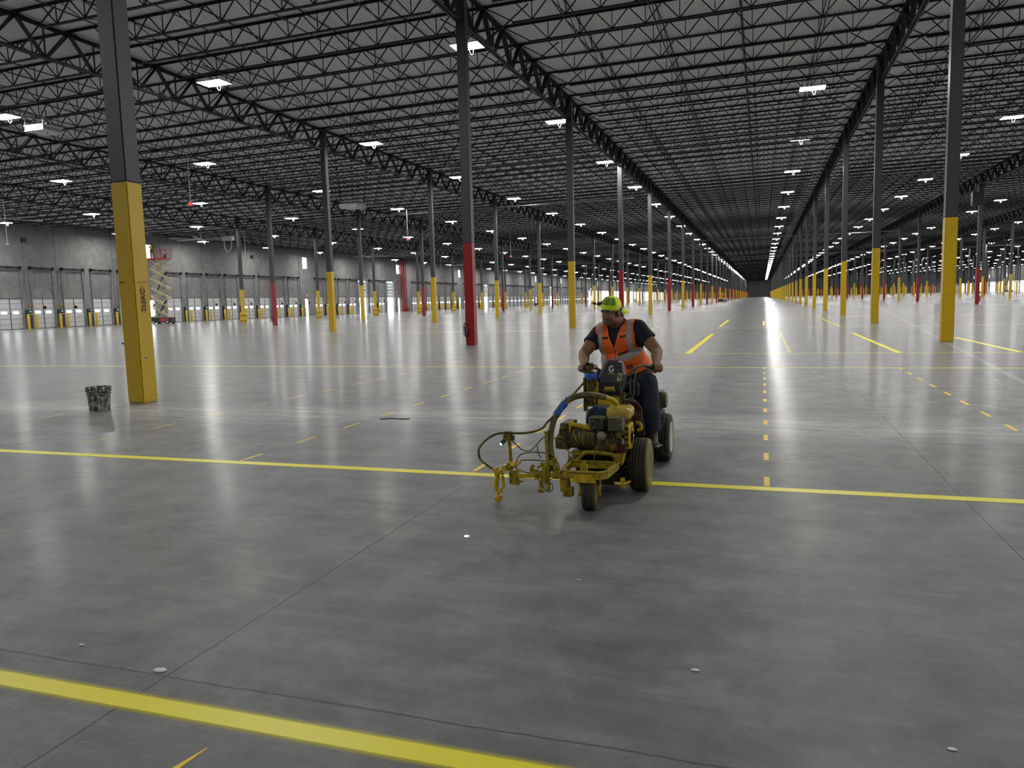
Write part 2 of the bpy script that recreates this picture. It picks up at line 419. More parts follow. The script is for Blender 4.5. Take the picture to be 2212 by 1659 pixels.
for k in NROW:
    for j in range(-1, NB):
        x, y = X0 + k * SX, Y0 + j * SY
        if y > YF - 4: continue
        near = abs(x) < 32 and -8 < y < 60
        if seen([(x, y, z) for z in (0, 4, 12)], 30): cols.append((math.hypot(x, y), k, j, x, y))
cols.sort()
RK = ranks(cols, lambda c: c[1], lambda c: c[4], lambda c: seen([(c[3], c[4], z) for z in (0, 4, 12)], 0))
def add_part(me, parent, name=None, loc=(0, 0, 0)):
    o = bpy.data.objects.new(name or me.name.split('.')[0], me); COL.objects.link(o); o.parent = parent; o.location = loc; return o
cnt = {}
COLS = {}
far_y, far_r, far_up = [], [], []
for i, (d, k, j, x, y) in enumerate(cols):
    r = is_red(k, j)
    if i < 290:
        c = empty('steel_column', (x, y, 0), 0, f"grey column with {'red' if r else 'yellow'} base, {where(RK, cols[i])}, {ROWN[k]}", 'column',
                  'steel columns, ' + ROWN[k], 'thing')
        s = add_part(ME_UP, c); s.scale = (1, 1, 1)
        dz = TZ(x) - .1 - 11.9
        s.location.z = dz; add_part(ME_CAP, c).location.z = dz + .02
        b = add_part(ME_R if r else ME_Y, c)
        if dz < 0: s.location.z = 0
        COLS[(k, j)] = c
        if dz > 0:   # keep the shaft down to the painted base
            s.scale.z = (TZ(x) - .1 - HP) / (11.9 - HP); s.location.z = HP * (1 - s.scale.z)
    else: (far_r if r else far_y).append((x, y, 0))
if far_y or far_r:
    m = MB(); up2 = MB().bx(-CW / 2, CW / 2, -CW / 2, CW / 2, HP, 12.1)
    o = merged('far_column', up2, far_y + far_r, M['shaft'])
    tag(o, 'farthest charcoal columns at the dim end of the hall', 'columns', 'farthest columns', 'stuff')
    lo2 = MB().bx(-CW / 2, CW / 2, -CW / 2, CW / 2, 0, HP)
    if far_y: tag(merged('painted_base', lo2, far_y, M['yellow']), kind='stuff').parent = o
    if far_r: tag(merged('painted_base', lo2, far_r, M['red']), kind='stuff').parent = o

# ------------------------------------------------------------------ joist girders (along the hall, one per bay)
def girder_mb(simple_=False):
    m = MB(); L = SY; D = 1.22; n = 7; s = L / n; w = .095
    for dy in (() if simple_ else (1,)): pass
    for sx_ in (-1, 1):
        m.bx(sx_ * .035, sx_ * .11, 0, L, -.012, .0); m.bx(sx_ * .028, sx_ * .040, 0, L, -.11, 0)
        m.bx(sx_ * .035, sx_ * .105, .17, L - .17, -D, -D + .012); m.bx(sx_ * .028, sx_ * .040, .17, L - .17, -D, -D + .10)
    for i in range(n):
        yb = (i + .5) * s
        for dx in (-.05, .05):
            m.bar((dx, i * s + .03, -.05), (dx, yb - .05, -D + .05), .028 if dx > 0 else .028, w, up=(1, 0, 0), cap=False)
            m.bar((dx, yb + .05, -D + .05), (dx, (i + 1) * s - .03, -.05), .028, w, up=(1, 0, 0), cap=False)
        m.bar((0, yb, -D + .05), (0, yb, -.05), .045, cap=False)
    return m
GM = girder_mb(); ME_G = GM.mesh('roof_girder', M['steel'])
gl = []
for k in NROW:
    for j in range(-3, NB):
        x, y = X0 + k * SX, Y0 + j * SY
        if y + SY > YF or y < YB: continue
        pts = [(x, y + a, z) for a in (0, SY / 2, SY) for z in (11, 12.5)]
        if (abs(x) < 32 and y < 45) or seen(pts, 200): gl.append((math.hypot(x, y + 7), k, j, x, y))
gl.sort()
RK = ranks(gl, lambda c: c[1], lambda c: c[4], lambda c: seen([(c[3], c[4] + a, z) for a in (0, SY / 2, SY) for z in (11, 12.5)], 0))
gi = [c for c in gl if c in RK][:290]; gset = set(gi); gl = [c for c in gl if c not in gset]
for i, (d, k, j, x, y) in enumerate(gi):
    o = bpy.data.objects.new('roof_girder', ME_G); COL.objects.link(o); o.location = (x, y, TZ(x))
    tag(o, f'black truss girder, {where(RK, gi[i])}, {ROWN[k]}', 'girder', 'truss girders, ' + ROWN[k], 'thing')
if gl:
    tag(merged('far_roof_girder', GM, [(x, y, TZ(x)) for d, k, j, x, y in gl], M['steel']), 'farthest black truss girders under the dim end of the roof', 'girders', 'farthest girders', 'stuff')

# ------------------------------------------------------------------ open-web joists (across the hall)
BAYN = {-4: 'over the bay beside the left dock wall'}
for k in range(-3, 0): BAYN[k] = f'over the {nth(-k)} bay left of the aisle'
BAYN[0] = 'over the wide aisle'
for k in range(1, 8): BAYN[k] = f'over the {nth(k)} bay right of the aisle'
BAYN[8] = 'over the bay beside the right dock wall'
def joist_mb(Lx, lod=0):
    m = MB(); D = .74; n = 12; s = Lx / n; dz = .0155 * Lx
    def zz(x): return .0155 * x
    def ch(xa, xb, y0_, y1_, z0, z1):
        vs = [(a, b, zz(a) + c) for a in (xa, xb) for b in (y0_, y1_) for c in (z0, z1)]
        m.add(vs, [(0, 1, 3, 2), (4, 6, 7, 5), (0, 4, 5, 1), (2, 3, 7, 6), (0, 2, 6, 4), (1, 5, 7, 3)])
    if lod == 0:
        for sg in (-1, 1):
            ch(0, Lx, sg * .012, sg * .072, .106, .114); ch(0, Lx, sg * .012, sg * .020, .035, .114)
            ch(s * .9, Lx - s * .9, sg * .012, sg * .065, -D + .09, -D + .098); ch(s * .9, Lx - s * .9, sg * .012, sg * .020, -D + .09, -D + .155)
        for xe in (0.06, Lx - .06): m.box((xe, 0, zz(xe) + .05), (.14, .1, .11))
    else:
        ch(0, Lx, -.055, .055, .06, .112); ch(s * .9, Lx - s * .9, -.05, .05, -D + .1, -D + .15)
    w = .038 if lod == 0 else .042
    for i in range(n):
        a, b, e = i * s, (i + .5) * s, (i + 1) * s
        if i == 0: m.bar((a + .08, 0, zz(a) + .07), (s * .95, 0, zz(s) - D + .13), w, cap=False); continue
        if i == n - 1: m.bar((a + s * .05, 0, zz(a) - D + .13), (e - .08, 0, zz(e) + .07), w, cap=False); continue
        m.bar((a, 0, zz(a) + .08), (b, 0, zz(b) - D + .13), w, cap=False); m.bar((b, 0, zz(b) - D + .13), (e, 0, zz(e) + .08), w, cap=False)
        if lod < 2: m.bar((b, 0, zz(b) - D + .13), (b, 0, zz(b) + .08), w * .75, cap=False)
    return m
spans = {}
for k in range(-4, 9):
    xa = XL if k == -4 else X0 + k * SX; xb = XR if k == 8 else X0 + (k + 1) * SX; spans[k] = (xa, xb - xa)
JM = {}
def jm(L, lod):
    key = (round(L, 2), lod)
    if key not in JM: JM[key] = joist_mb(L, lod)
    return JM[key]
ME_J = {}
JS = SY / 7; jl = []
for k, (xa, Lx) in spans.items():
    for q in range(-19, NB * 7):
        y = Y0 + q * JS
        if y < YB + .5 or y > YF - 1: continue
        pts = [(xa + a, y, 12.3) for a in (0, Lx / 2, Lx)] + [(xa, y, 11.4)]
        if seen(pts, 260) or (y > -6 and y < 30 and abs(xa + Lx / 2) < 20): jl.append((math.hypot(xa + Lx / 2, y), k, q, xa, y, Lx))
jl.sort(); rest = {}
RK = ranks(jl, lambda c: c[1], lambda c: c[4], lambda c: seen([(c[3] + a, c[4], 12) for a in (0, c[5] / 2, c[5])], 0))
jset = set([c for c in jl if c in RK][:295])
for i, (d, k, q, xa, y, Lx) in enumerate(jl):
    if jl[i] in jset:
        key = round(Lx, 2)
        if key not in ME_J: ME_J[key] = jm(Lx, 0).mesh('bar_joist', M['steel'])
        o = bpy.data.objects.new('bar_joist', ME_J[key]); COL.objects.link(o); o.location = (xa, y, TZ(xa))
        tag(o, f'black open-web roof joist {BAYN[k]}, {where(RK, jl[i])}', 'joist', 'roof joists ' + BAYN[k], 'thing')
    else:
        lod = 0 if y < 60 else (1 if y < 200 else 2)
        rest.setdefault((round(Lx, 2), lod), []).append((xa, y, TZ(xa)))
# every remaining joist as one object
parts_ = []
for (L_, lod), offs in rest.items():
    o = merged('far_bar_joist', [m_ for (l2, d2), m_ in [((a[0], a[1]), jm(*a)) for a in [(L_, lod)]]][0], offs, M['steel']); parts_.append(o)
root = parts_[0]; tag(root, 'remaining black open-web joists under the far roof', 'joists', 'farther roof joists', 'stuff')
for o in parts_[1:]: o.parent = root; o.name = 'joist_rank'; tag(o, kind='stuff')

# bridging: steel angles running the length of the hall from joist to joist
for k, (xa, Lx) in spans.items():
    for n_, fr in enumerate((.2, .4, .6, .8)):
        x = xa + Lx * fr
        if not seen([(x, yy, 12) for yy in (10, 30, 60, 120, 300, 590)], 100): continue
        z = TZ(x); m = MB(); m.bx(x - .02, x + .02, YB, YF, z + .04, z + .052); m.bx(x - .02, x - .012, YB, YF, z + .012, z + .052)
        m.bx(x - .02, x + .02, YB, YF, z - .645, z - .633); m.bx(x - .02, x - .012, YB, YF, z - .645, z - .6)
        if k in (-1, 0, 1, -2):
            for q in range(-8, 60):
                y = Y0 + q * JS
                if y < YB + 1: continue
                if n_ in (1, 2) and k == 0 or n_ == 0:
                    m.bar((x + .01, y, z + .03), (x + .01, y + JS, z - .62), .022, cap=False); m.bar((x - .01, y, z - .62), (x - .01, y + JS, z + .03), .022, cap=False)
        tag(m.build('joist_bridging', M['steel']), f'thin black bridging line {BAYN[k]}, {nth(n_ + 1)} from the left', 'bridging', 'bridging lines ' + BAYN[k], 'thing')

# knee braces from girder bottom chord up to the joists, right and left of each near girder
KB = MB()
for sg in (-1, 1): KB.bar((sg * .03, 0, -1.17), (sg * 1.75, 0, -.02 + sg * .025), .04, .04, cap=False)
ME_KB = KB.mesh('knee_brace', M['steel'])
kb = []
for k in (-1, 0, 1, 2):
    for j in range(-2, 12):
        for q in (1, 3, 5):
            x, y = X0 + k * SX, Y0 + j * SY + q * JS
            if y > YB + 1 and seen([(x, y, 11.5)], 60): kb.append((k, j, q, x, y))
RK = ranks(kb, lambda c: c[0], lambda c: c[4], lambda c: seen([(c[3], c[4], 11.5)], 0))
for c in kb:
    o = bpy.data.objects.new('knee_brace', ME_KB); COL.objects.link(o); o.location = (c[3], c[4] + .06, TZ(c[3]))
    tag(o, f'pair of slanting black roof braces, {where(RK, c)}, {ROWN[c[0]]}', 'brace', 'knee braces, ' + ROWN[c[0]], 'thing')
# ------------------------------------------------------------------ high-bay lamps (each one lights the hall through its own lens)
LX = {-6: -70.0, -5: -59.1, -4: -46.9, -3: -34.6, -2: -22.4, -1: -10.87, 0: 2.24, 1: 14.2}
for n_ in range(2, 11): LX[n_] = 14.2 + 12.5 * (n_ - 1)
LROW = {}
for r_ in LX: LROW[r_] = 'over the aisle' if r_ == 0 else (f'{nth(-r_)} lamp row left of aisle' if r_ < 0 else f'{nth(r_)} lamp row right of aisle')
LSTEP = {0: (41.2, 13.25), 1: (54.0, 12.95), -1: (28.3, 13.45)}
def lamp_z(x): return TZ(x) - 1.02
lamps = []
for r_, x in LX.items():
    y0_, SL = LSTEP.get(r_, (27.9, 13.75) if r_ < 0 else (53.0, 13.0)); y0_ %= SL
    for q in range(-5, 46):
        y = y0_ + q * SL
        if y < YB + 2 or y > 540: continue
        if y < -20 or (-5 < y < 9 and r_ in (-1, 0, 1)) or (y < 10 and abs(x) > 45): continue
        lamps.append((math.hypot(x, y), r_, q, x, y))
lamps.sort()
LB = MB()          # housing: finned tray
LB.bx(-.60, .60, -.40, .40, .02, .07); LB.bx(-.56, .56, -.05, .05, .07, .13)
for i in range(9): LB.bx(-.54 + i * .135 - .006, -.54 + i * .135 + .006, -.2, .2, .07, .105)
for sx_ in (-.45, .45): LB.cyl((sx_, 0, .06), (sx_, 0, .40), .006, n=5)
LL = MB().add([(-.58, -.38, .015), (-.58, .38, .015), (.58, .38, .015), (.58, -.38, .015)], [(0, 1, 2, 3)])
LC = MB().tube([(.1, .1, .1), (.16, .2, -.02), (.12, .22, -.22), (.04, .2, -.2), (-.02, .14, .0), (-.05, .1, .1)], .009, n=5, seg=4)
ME_LS = MB().bx(-.47, -.43, -1.2, 1.2, .37, .41).bx(.43, .47, -1.2, 1.2, .37, .41).mesh('hanger_strut', M['steel'])
ME_LB = LB.mesh('housing', M['white']); ME_LL = bpy.data.meshes.new('lens'); ME_LL.from_pydata(LL.v, [], LL.f); ME_LL.materials.append(M['lens']); ME_LC = LC.mesh('cable_loop', M['white'])
def lamp_vis(c): return seen([(c[3], c[4], lamp_z(c[3]))], 0)
RK = ranks(lamps, lambda c: c[1], lambda c: c[4], lamp_vis)
vis = [c for c in lamps if c in RK][:290]; vset = set(vis); fl_ = []
for c in lamps:
    d, r_, q, x, y = c; z = lamp_z(x)
    if c in vset or d < 24:
        tilt = abs(x - 2.17) < .1 and abs(y - 54.4) < 1.5
        e = empty('high_bay_lamp', (x, y, z), 0, f'rectangular white high-bay lamp, {where(RK, c)}, {LROW[r_]}', 'ceiling lamp', 'high-bay lamps, ' + LROW[r_], 'thing')
        add_part(ME_LB, e); add_part(ME_LL, e); add_part(ME_LC, e); add_part(ME_LS, e)
        if tilt: e.rotation_euler = (math.radians(10.0), 0, 0); e['label'] = 'tilted high-bay lamp seen edge-on as a thin bright bar over the aisle'
    else: fl_.append((x, y, z))
far = MB(); far.bx(-.60, .60, -.40, .40, .021, .08); far.mi = 1; far.add([(-.58, -.38, .015), (-.58, .38, .015), (.58, .38, .015), (.58, -.38, .015)], [(0, 1, 2, 3)])
tag(merged('far_high_bay_lamp', far, fl_, [M['white'], M['lens']]), 'farthest small white high-bay lamps in the dim end of the hall', 'ceiling lamps', 'farthest lamps', 'stuff')
print('LAMPS', len(lamps), len(vis), len(fl_))

# ------------------------------------------------------------------ painted lines on the floor
def line_mat(name, col, half, axis, c0, haze):
    """sprayed paint: solid core, powdery edge"""
    t = NT(name); v = t.world(); P = t.xyz(v); d = t.math('ABSOLUTE', t.math('SUBTRACT', P[axis], c0))
    n_ = t.noise(v, 260, 3, .8); n2 = t.noise(v, 6, 3)
    e = t.math('ADD', t.math('SUBTRACT', d, half), t.math('MULTIPLY', t.math('SUBTRACT', n2, .5), .006))
    core = t.ramp(e, .0015, -.0015); mist = t.math('MULTIPLY', t.math('POWER', t.ramp(e, haze, 0), 2.2), t.ramp(n_, .35, .65, .1, .9))
    t.set(col=t.mix(t.noise(v, 18, 4), tuple(a * .93 for a in col), col), rough=.42, alpha=t.math('MAXIMUM', core, mist)); return t.mat
LY = (.98, .88, .004)
M['dash'] = simple('yellow_dash_paint', (.90, .62, .006), .45, var=.03)
M['line'] = simple('yellow_line_paint', LY, .4, var=.02)
def slab(name, x0, x1, y0_, y1_, mat, z=.0016):
    return MB().bx(x0, x1, y0_, y1_, .0004, z).build(name, mat)
m1 = line_mat('near_line_paint', LY, .046, 1, 2.212, .035); m2 = line_mat('second_line_paint', LY, .058, 1, 6.212, .02)
tag(slab('floor_line', -16, 14, 2.212 - .085, 2.212 + .085, m1), 'broad yellow floor line nearest the camera with hazy edges', 'floor marking')
tag(slab('floor_line', -22, 22, 6.212 - .08, 6.212 + .08, m2), 'yellow floor line running beneath the striping machine', 'floor marking')
tag(slab('floor_line', -45, 45, 16.80, 16.86, M['line']), 'thin yellow floor line just beyond the worker', 'floor marking')
tag(slab('floor_line', -3.5, 40, 20.89, 20.95, M['line']), 'thinner yellow line behind the one just beyond the worker', 'floor marking')
for n_, y in enumerate((37.2, 52.6, 83.4)):
    tag(slab('floor_line', -45, 60, y - .035, y + .035, M['line']), f'faint far cross line on the floor, {nth(n_ + 1)} beyond the solid aisle stripes', 'floor marking')
def dashes(x, y0_, y1_, step, ln, w, label, mat=None):
    m = MB(); y = y0_
    while y < y1_: m.bx(x - w / 2, x + w / 2, y, y + ln, .0004, .0016); y += step
    return tag(m.build('dashed_line', mat or M['dash']), label, 'floor marking', 'dashed yellow lines between the solid lines')
dashes(.047, 6.30, 16.6, 1.02, .33, .045, 'dashed yellow line on the aisle floor right of the worker')
dashes(-2.50, 6.32, 16.6, 1.02, .35, .045, 'dashed yellow line passing behind the spray gun arm')
dashes(-5.03, 6.24, 16.6, 1.02, .40, .03, 'dashed yellow line left of the spray gun arm')
dashes(-7.62, 6.8, 16.6, 1.02, .40, .022, 'faint dashed yellow line nearest the scuffed bucket')
dashes(-10.2, 7.3, 10.6, 1.02, .40, .02, 'faint dashed yellow line left of the bucket')
dashes(2.63, 9.35, 16.9, 1.02, .42, .045, 'dashed yellow line at right, before the second right column')
dashes(.70, 21.3, 31.6, .92, .35, .08, 'far dotted yellow line down the middle of the aisle')
dashes(-5.1, 21.4, 40, 2.2, .9, .05, 'far broken yellow line behind the worker')
tag(slab('floor_line', -2.0, -1.84, 21.0, 32, M['line']), 'solid lengthwise yellow stripe right of the worker', 'floor marking')
tag(slab('floor_line', 3.2, 3.34, 21.0, 31.4, M['line']), 'solid lengthwise yellow stripe between the aisle dots and the near right column', 'floor marking')
tag(slab('floor_line', 5.85, 5.99, 21.1, 27.6, M['line']), 'solid lengthwise yellow stripe right of the nearest right-hand column', 'floor marking')
tag(slab('floor_line', -2.1, -1.95, 39, 50, M['line']), 'far lengthwise yellow stripe on the left of the aisle', 'floor marking')
tag(slab('floor_line', 3.35, 3.45, 38, 49, M['line']), 'far lengthwise yellow stripe on the right of the aisle', 'floor marking')
tag(slab('floor_line', .02, .12, 40, 47, M['dash']), 'short far yellow stripe in the middle of the aisle', 'floor marking')
# stroke in the near corner
tag(MB().prism([(-1.93, 1.72), (-1.85, 2.03), (-1.846, 2.03), (-1.875, 1.72)], .0004, .0016).build('floor_stroke', M['dash']), 'short orange-yellow stroke at the bottom left corner', 'floor marking')
o = MB().lathe([(0, .0004), (.018, .0006), (0, .0012)], (-1.85, 4.51, 0), n=12).build('laser_dot', M['green_led']); tag(o, 'tiny green laser dot on the floor ahead of the machine', 'laser dot')
# small litter
for n_, (x, y, r_) in enumerate(((-.25, 3.05, .012), (-3.0, 2.55, .009), (.62, 2.72, .010), (-.95, 3.92, .008), (-2.45, 2.45, .02))):
    o = MB().ell((x, y, .003), (r_ * 1.6, r_, .003), n=8, m=4).build('paint_chip', M['white'])
    tag(o, ['white paint chip alone in the middle foreground', 'small white chip near the left joint crossing', 'tiny white chip at lower right of the foreground', 'white fleck just in front of the machine', 'white chip lying on the joint crossing'][n_], 'paint chip')
tag(MB().tube([(-4.9, 9.0, .006), (-4.75, 9.08, .008), (-4.62, 9.05, .006), (-4.5, 9.1, .006)], .006, n=5).build('wire_scrap', M['black']), 'scrap of black wire on the floor left of the machine', 'wire')

# ------------------------------------------------------------------ plastic bucket by the nearest column
t = NT('cement_smeared_plastic'); v = t.obj(); f = t.noise(t.scale(v, (1, 1, .35)), 14, 6, .7, 1.6)
t.set(col=t.mix(t.ramp(f, .47, .56), (.05, .048, .04), (.50, .49, .45)), rough=.75); t.bump(f, .5, .01); M['bucket'] = t.mat
b = empty('bucket', (-9.98, 9.2, 0), 0, 'scuffed grey bucket caked in cement beside the nearest yellow column', 'bucket')
MB().lathe([(.0, .0), (.145, .0), (.15, .01), (.172, .34), (.185, .345), (.185, .375), (.178, .375), (.165, .36), (.14, .03), (0, .03)], n=32).build('body', M['bucket'], b, smooth=40)
MB().lathe([(.177, .30), (.189, .305), (.189, .325), (.178, .33)], n=32).lathe([(.174, .26), (.182, .265), (.182, .272), (.175, .276)], n=32).build('rim_bands', M['bucket'], b, smooth=40)
MB().tube([(.19, 0, .31), (.20, -.06, .22), (.12, -.175, .14), (0, -.2, .11), (-.12, -.175, .14), (-.20, -.06, .22), (-.19, 0, .31)], .004, n=6).build('handle', M['galv'], b)

# marks on the nearest column
c0 = COLS[(0, 0)]
def text(s, size, mat, parent, loc, rot, name='lettering', ext=.001, bold=0.0):
    cu = bpy.data.curves.new(name, 'FONT'); cu.body = s; cu.size = size; cu.extrude = ext; cu.align_x = 'CENTER'; cu.align_y = 'CENTER'; cu.offset = bold
    q = bpy.data.objects.new('t', cu); COL.objects.link(q); dg = bpy.context.evaluated_depsgraph_get(); me = bpy.data.meshes.new_from_object(q.evaluated_get(dg)); me.name = name
    bpy.data.objects.remove(q); bpy.data.curves.remove(cu); me.materials.clear(); me.materials.append(mat)
    o = bpy.data.objects.new(name, me); COL.objects.link(o); o.parent = parent; o.location = loc; o.rotation_euler = rot; return o
h = CW / 2 + .003
M['ink'] = simple('black_marker', (.008, .008, .008), .6)
t_ = MB().prism([(-.02, 1.98), (.03, 1.92), (.05, 1.7), (.045, 1.55), (.01, 1.50), (-.03, 1.56), (-.045, 1.75), (-.04, 1.92)], h, h + .002, 'x').build('tag', simple('dull_yellow_tape', (.36, .25, .01), .6, var=.3), c0); t_['label'] = 'dull yellow tape patch with black letters'
text('TUAC', .15, M['ink'], c0, (h + .004, 0, 1.72), (PI / 2, PI / 2, PI / 2)).rotation_euler = Matrix(((0, 0, 1), (0, 1, 0), (-1, 0, 0))).transposed().to_euler() if False else (PI / 2, -PI / 2, PI / 2)
mk = MB(); mk.bx(h, h + .002, -.165, .165, 2.02, 2.026); mk.bx(-.165, -.02, -h - .002, -h, 2.02, 2.026); mk.bx(-.12, -.10, -h - .002, -h, 2.012, 2.04); mk.bx(-.07, -.04, -h - .002, -h, 2.015, 2.035)
mk.build('marker_line', M['ink'], c0)
bt = MB().bx(-.045, .005, -h - .004, -h + .001, .92, .955); bt2 = MB().bx(h - .001, h + .003, -.07, -.02, .745, .77)
MB().bx(-h - .03, -h + .02, -.17, -.165, 1.0, 1.03).build('blue_tape', M['bluetape'], c0); bt2.build('blue_tape', M['bluetape'], c0)

# fire extinguishers on red columns
M['ext'] = simple('extinguisher_red', (.05, .004, .006), .25, coat=.6); M['label'] = simple('white_label', (.62, .58, .57), .5)
ex = empty('fire_extinguisher', (0, 0, 0), 0, 'x', 'fire extinguisher', 'fire extinguishers on red columns')
MB().lathe([(.0, 0), (.05, 0), (.062, .012), (.064, .04), (.064, .36), (.05, .40), (.02, .425), (.02, .44), (0, .44)], n=20).build('cylinder', M['ext'], ex, smooth=40)
MB().lathe([(.0655, .16), (.0655, .33)], n=20, ang=PI * 1.2).build('label_sheet', M['label'], ex)
MB().cyl((0, 0, .43), (0, 0, .475), .018, n=8).bar((0, 0, .47), (-.03, -.10, .50), .018).bar((0, 0, .455), (-.02, -.09, .45), .014).build('valve', M['black'], ex)
MB().tube([(0, .02, .46), (-.06, .03, .45), (-.088, .0, .36), (-.085, 0, .2), (-.07, 0, .06)], .011, n=6).build('hose', M['black'], ex)
MB().lathe([(.0, 0), (.02, 0), (.02, .005), (0, .005)], (0, -.064, .08), axis='y').build('inspection_tag', M['label'], ex)
note_kids(ex); first = True
reds = sorted([(k, j) for (k, j) in COLS if is_red(k, j) and COLS[(k, j)].location.y < 130 and 'outside' not in COLS[(k, j)]['label']], key=lambda a: COLS[a].location.length)
for (k, j) in reds[:26]:
    x, y = X0 + k * SX, Y0 + j * SY
    loc = (x - .13, y - CW / 2 - .075, .33) if k <= 0 else (x + .27, y, .33)
    c = ex if first else dup(ex, loc)
    c.location = loc; first = False
    c['label'] = "black extinguisher, red column " + COLS[(k, j)]['label'].split('base, ')[1]
    if k > 0: c.rotation_euler = (0, 0, PI / 2)

# yellow guards round the column feet by the dock wall
gd = empty('column_guard', (0, 0, 0), 0, 'x', 'column guard', 'column guards by the left dock wall')
MB().lathe([(.24, 0), (.36, 0), (.38, .03), (.38, .50), (.36, .53), (.36, .56), (.38, .59), (.38, 1.04), (.35, 1.08), (.24, 1.08)], n=24).build('shell', M['yellow'], gd, smooth=40)
for z in (.22, .82): MB().lathe([(.383, z - .025), (.388, z), (.383, z + .025)], n=24).build('strap', M['black'], gd)
note_kids(gd); first = True
for j in range(0, 24):
    if (-3, j) not in COLS or 'outside' in COLS[(-3, j)]['label']: continue
    loc = (X0 - 3 * SX, Y0 + j * SY, 0); c = gd if first else dup(gd, loc); c.location = loc; first = False
    c['label'] = f"yellow barrel guard round the {COLS[(-3, j)]['label'].split('base, ')[1].split(' from')[0]} column by the left dock wall"
# ------------------------------------------------------------------ dock doors
t = NT('door_enamel'); v = t.world(); t.set(col=t.mix(t.noise(v, 1.2, 4), (.52, .53, .54), (.64, .65, .66)), rough=.42); M['door'] = t.mat
M['lite'] = emis('daylit_window', (.93, .97, 1.0), 11.0)
M['ytape'] = simple('pale_yellow_rail', (.72, .62, .16), .5)
M['orange'] = simple('ochre_arm', (.55, .27, .03), .5)
def door_parts(xs):
    """local frame: +x into the hall, y along the wall"""
    p = {}
    m = MB()
    for i in range(6):
        m.bx(-.14, -.09, -DW / 2, -.012, i * .537 + .006, (i + 1) * .537 - .006); m.bx(-.14, -.09, .012, DW / 2, i * .537 + .006, (i + 1) * .537 - .006)
    p['panel'] = m.mesh('panel', M['door'])
    m = MB(); m.bx(-.10, -.06, -.03, .03, 0, DH)
    for i in range(1, 6): m.bx(-.10, -.083, -DW / 2, DW / 2, i * .537 - .012, i * .537 + .012)
    m.bx(-.12, -.02, -DW / 2 - .02, DW / 2 + .02, DH - .03, DH + .05); m.bx(-.13, -.03, -DW / 2, DW / 2, 0, .05)
    p['seal'] = m.mesh('seal', M['black'])
    m = MB()
    for sy in (-.68, .62): m.prism([(sy - .30, 1.62), (sy + .30, 1.62), (sy + .34, 1.70), (sy + .30, 1.86), (sy - .30, 1.86), (sy - .34, 1.78)], -.092, -.078, 'x')
    p['window_lite'] = m.mesh('window_lite', M['lite'])
    m = MB()
    for sy in (-1, 1):
        y = sy * (DW / 2 + .06); m.bar((.04, y, 0), (.10, y, DH), .05, .07); m.bar((.10, y, DH), (.42, y, 6.35), .05, .07); m.bx(.02, .07, y - .03, y + .03, 0, 6.5)
        for z in (3.9, 5.0, 6.1): m.bar((.03, y, z), (.12 + (z - DH) * .1, y, z), .03)
    p['track'] = m.mesh('track', M['galv'])
    m = MB().cyl((.30, -1.42, 6.42), (.30, 1.42, 6.42), .05, n=8)
    for sy in (-1.25, 1.25): m.cyl((.30, sy - .09, 6.42), (.30, sy + .09, 6.42), .15, n=12)
    for a, b in ((-.98, -.12), (.12, .98)): m.cyl((.30, a, 6.42), (.30, b, 6.42), .10, n=10)
    m.bx(.02, .3, -1.46, -1.40, 6.25, 6.6); m.bx(.02, .3, 1.40, 1.46, 6.25, 6.6); m.bx(.02, .3, -.03, .03, 6.3, 6.55)
    p['spring_shaft'] = m.mesh('spring_shaft', M['black'])
    return p
DP = door_parts(1)
BP = {}
m = MB().lathe([(.14, 0), (.14, 1.42), (.10, 1.48), (0, 1.50)], n=12); BP['bol'] = m.mesh('guard_bollard', M['yellow'], 40)
m = MB().bx(0, .16, -.30, .30, 1.2, 2.0).bx(.16, .20, -.24, -.02, 1.5, 1.95).bx(.16, .20, .06, .24, 1.5, 1.95).bx(0, .22, -.22, .22, .1, 1.1); BP['box'] = m.mesh('enclosure', simple('dark_control_box', (.035, .037, .04), .5))
BP['led'] = MB().lathe([(0, 0), (.035, 0), (.035, .02), (0, .03)], (.20, .12, 1.82), axis='x', n=8).mesh('green_lamp', M['green_led'])
BP['rail'] = MB().bx(.55, .60, -.62, .62, 1.49, 1.545).mesh('guard_rail', M['ytape'])
BP['arm'] = MB().bar((.05, .0, 2.42), (.62, .42, 2.52), .045).bar((.62, .42, 2.52), (.78, .95, 2.56), .04).bx(.0, .08, -.06, .06, 2.3, 2.55).cyl((.78, .95, 2.44), (.78, .95, 2.62), .10, .07, n=10).mesh('arm', M['orange'])
BP['head'] = MB().lathe([(.17, 0), (.19, .03), (.17, .09), (.15, .09), (.15, 0)], (.80, 1.05, 2.22), axis='x', n=14).lathe([(0, 0), (.07, .02), (.06, .1), (0, .12)], (.78, 1.05, 2.22), axis='x', n=10).mesh('fan_head', M['black'])
dn = 0; wn = 0; side_no = {}
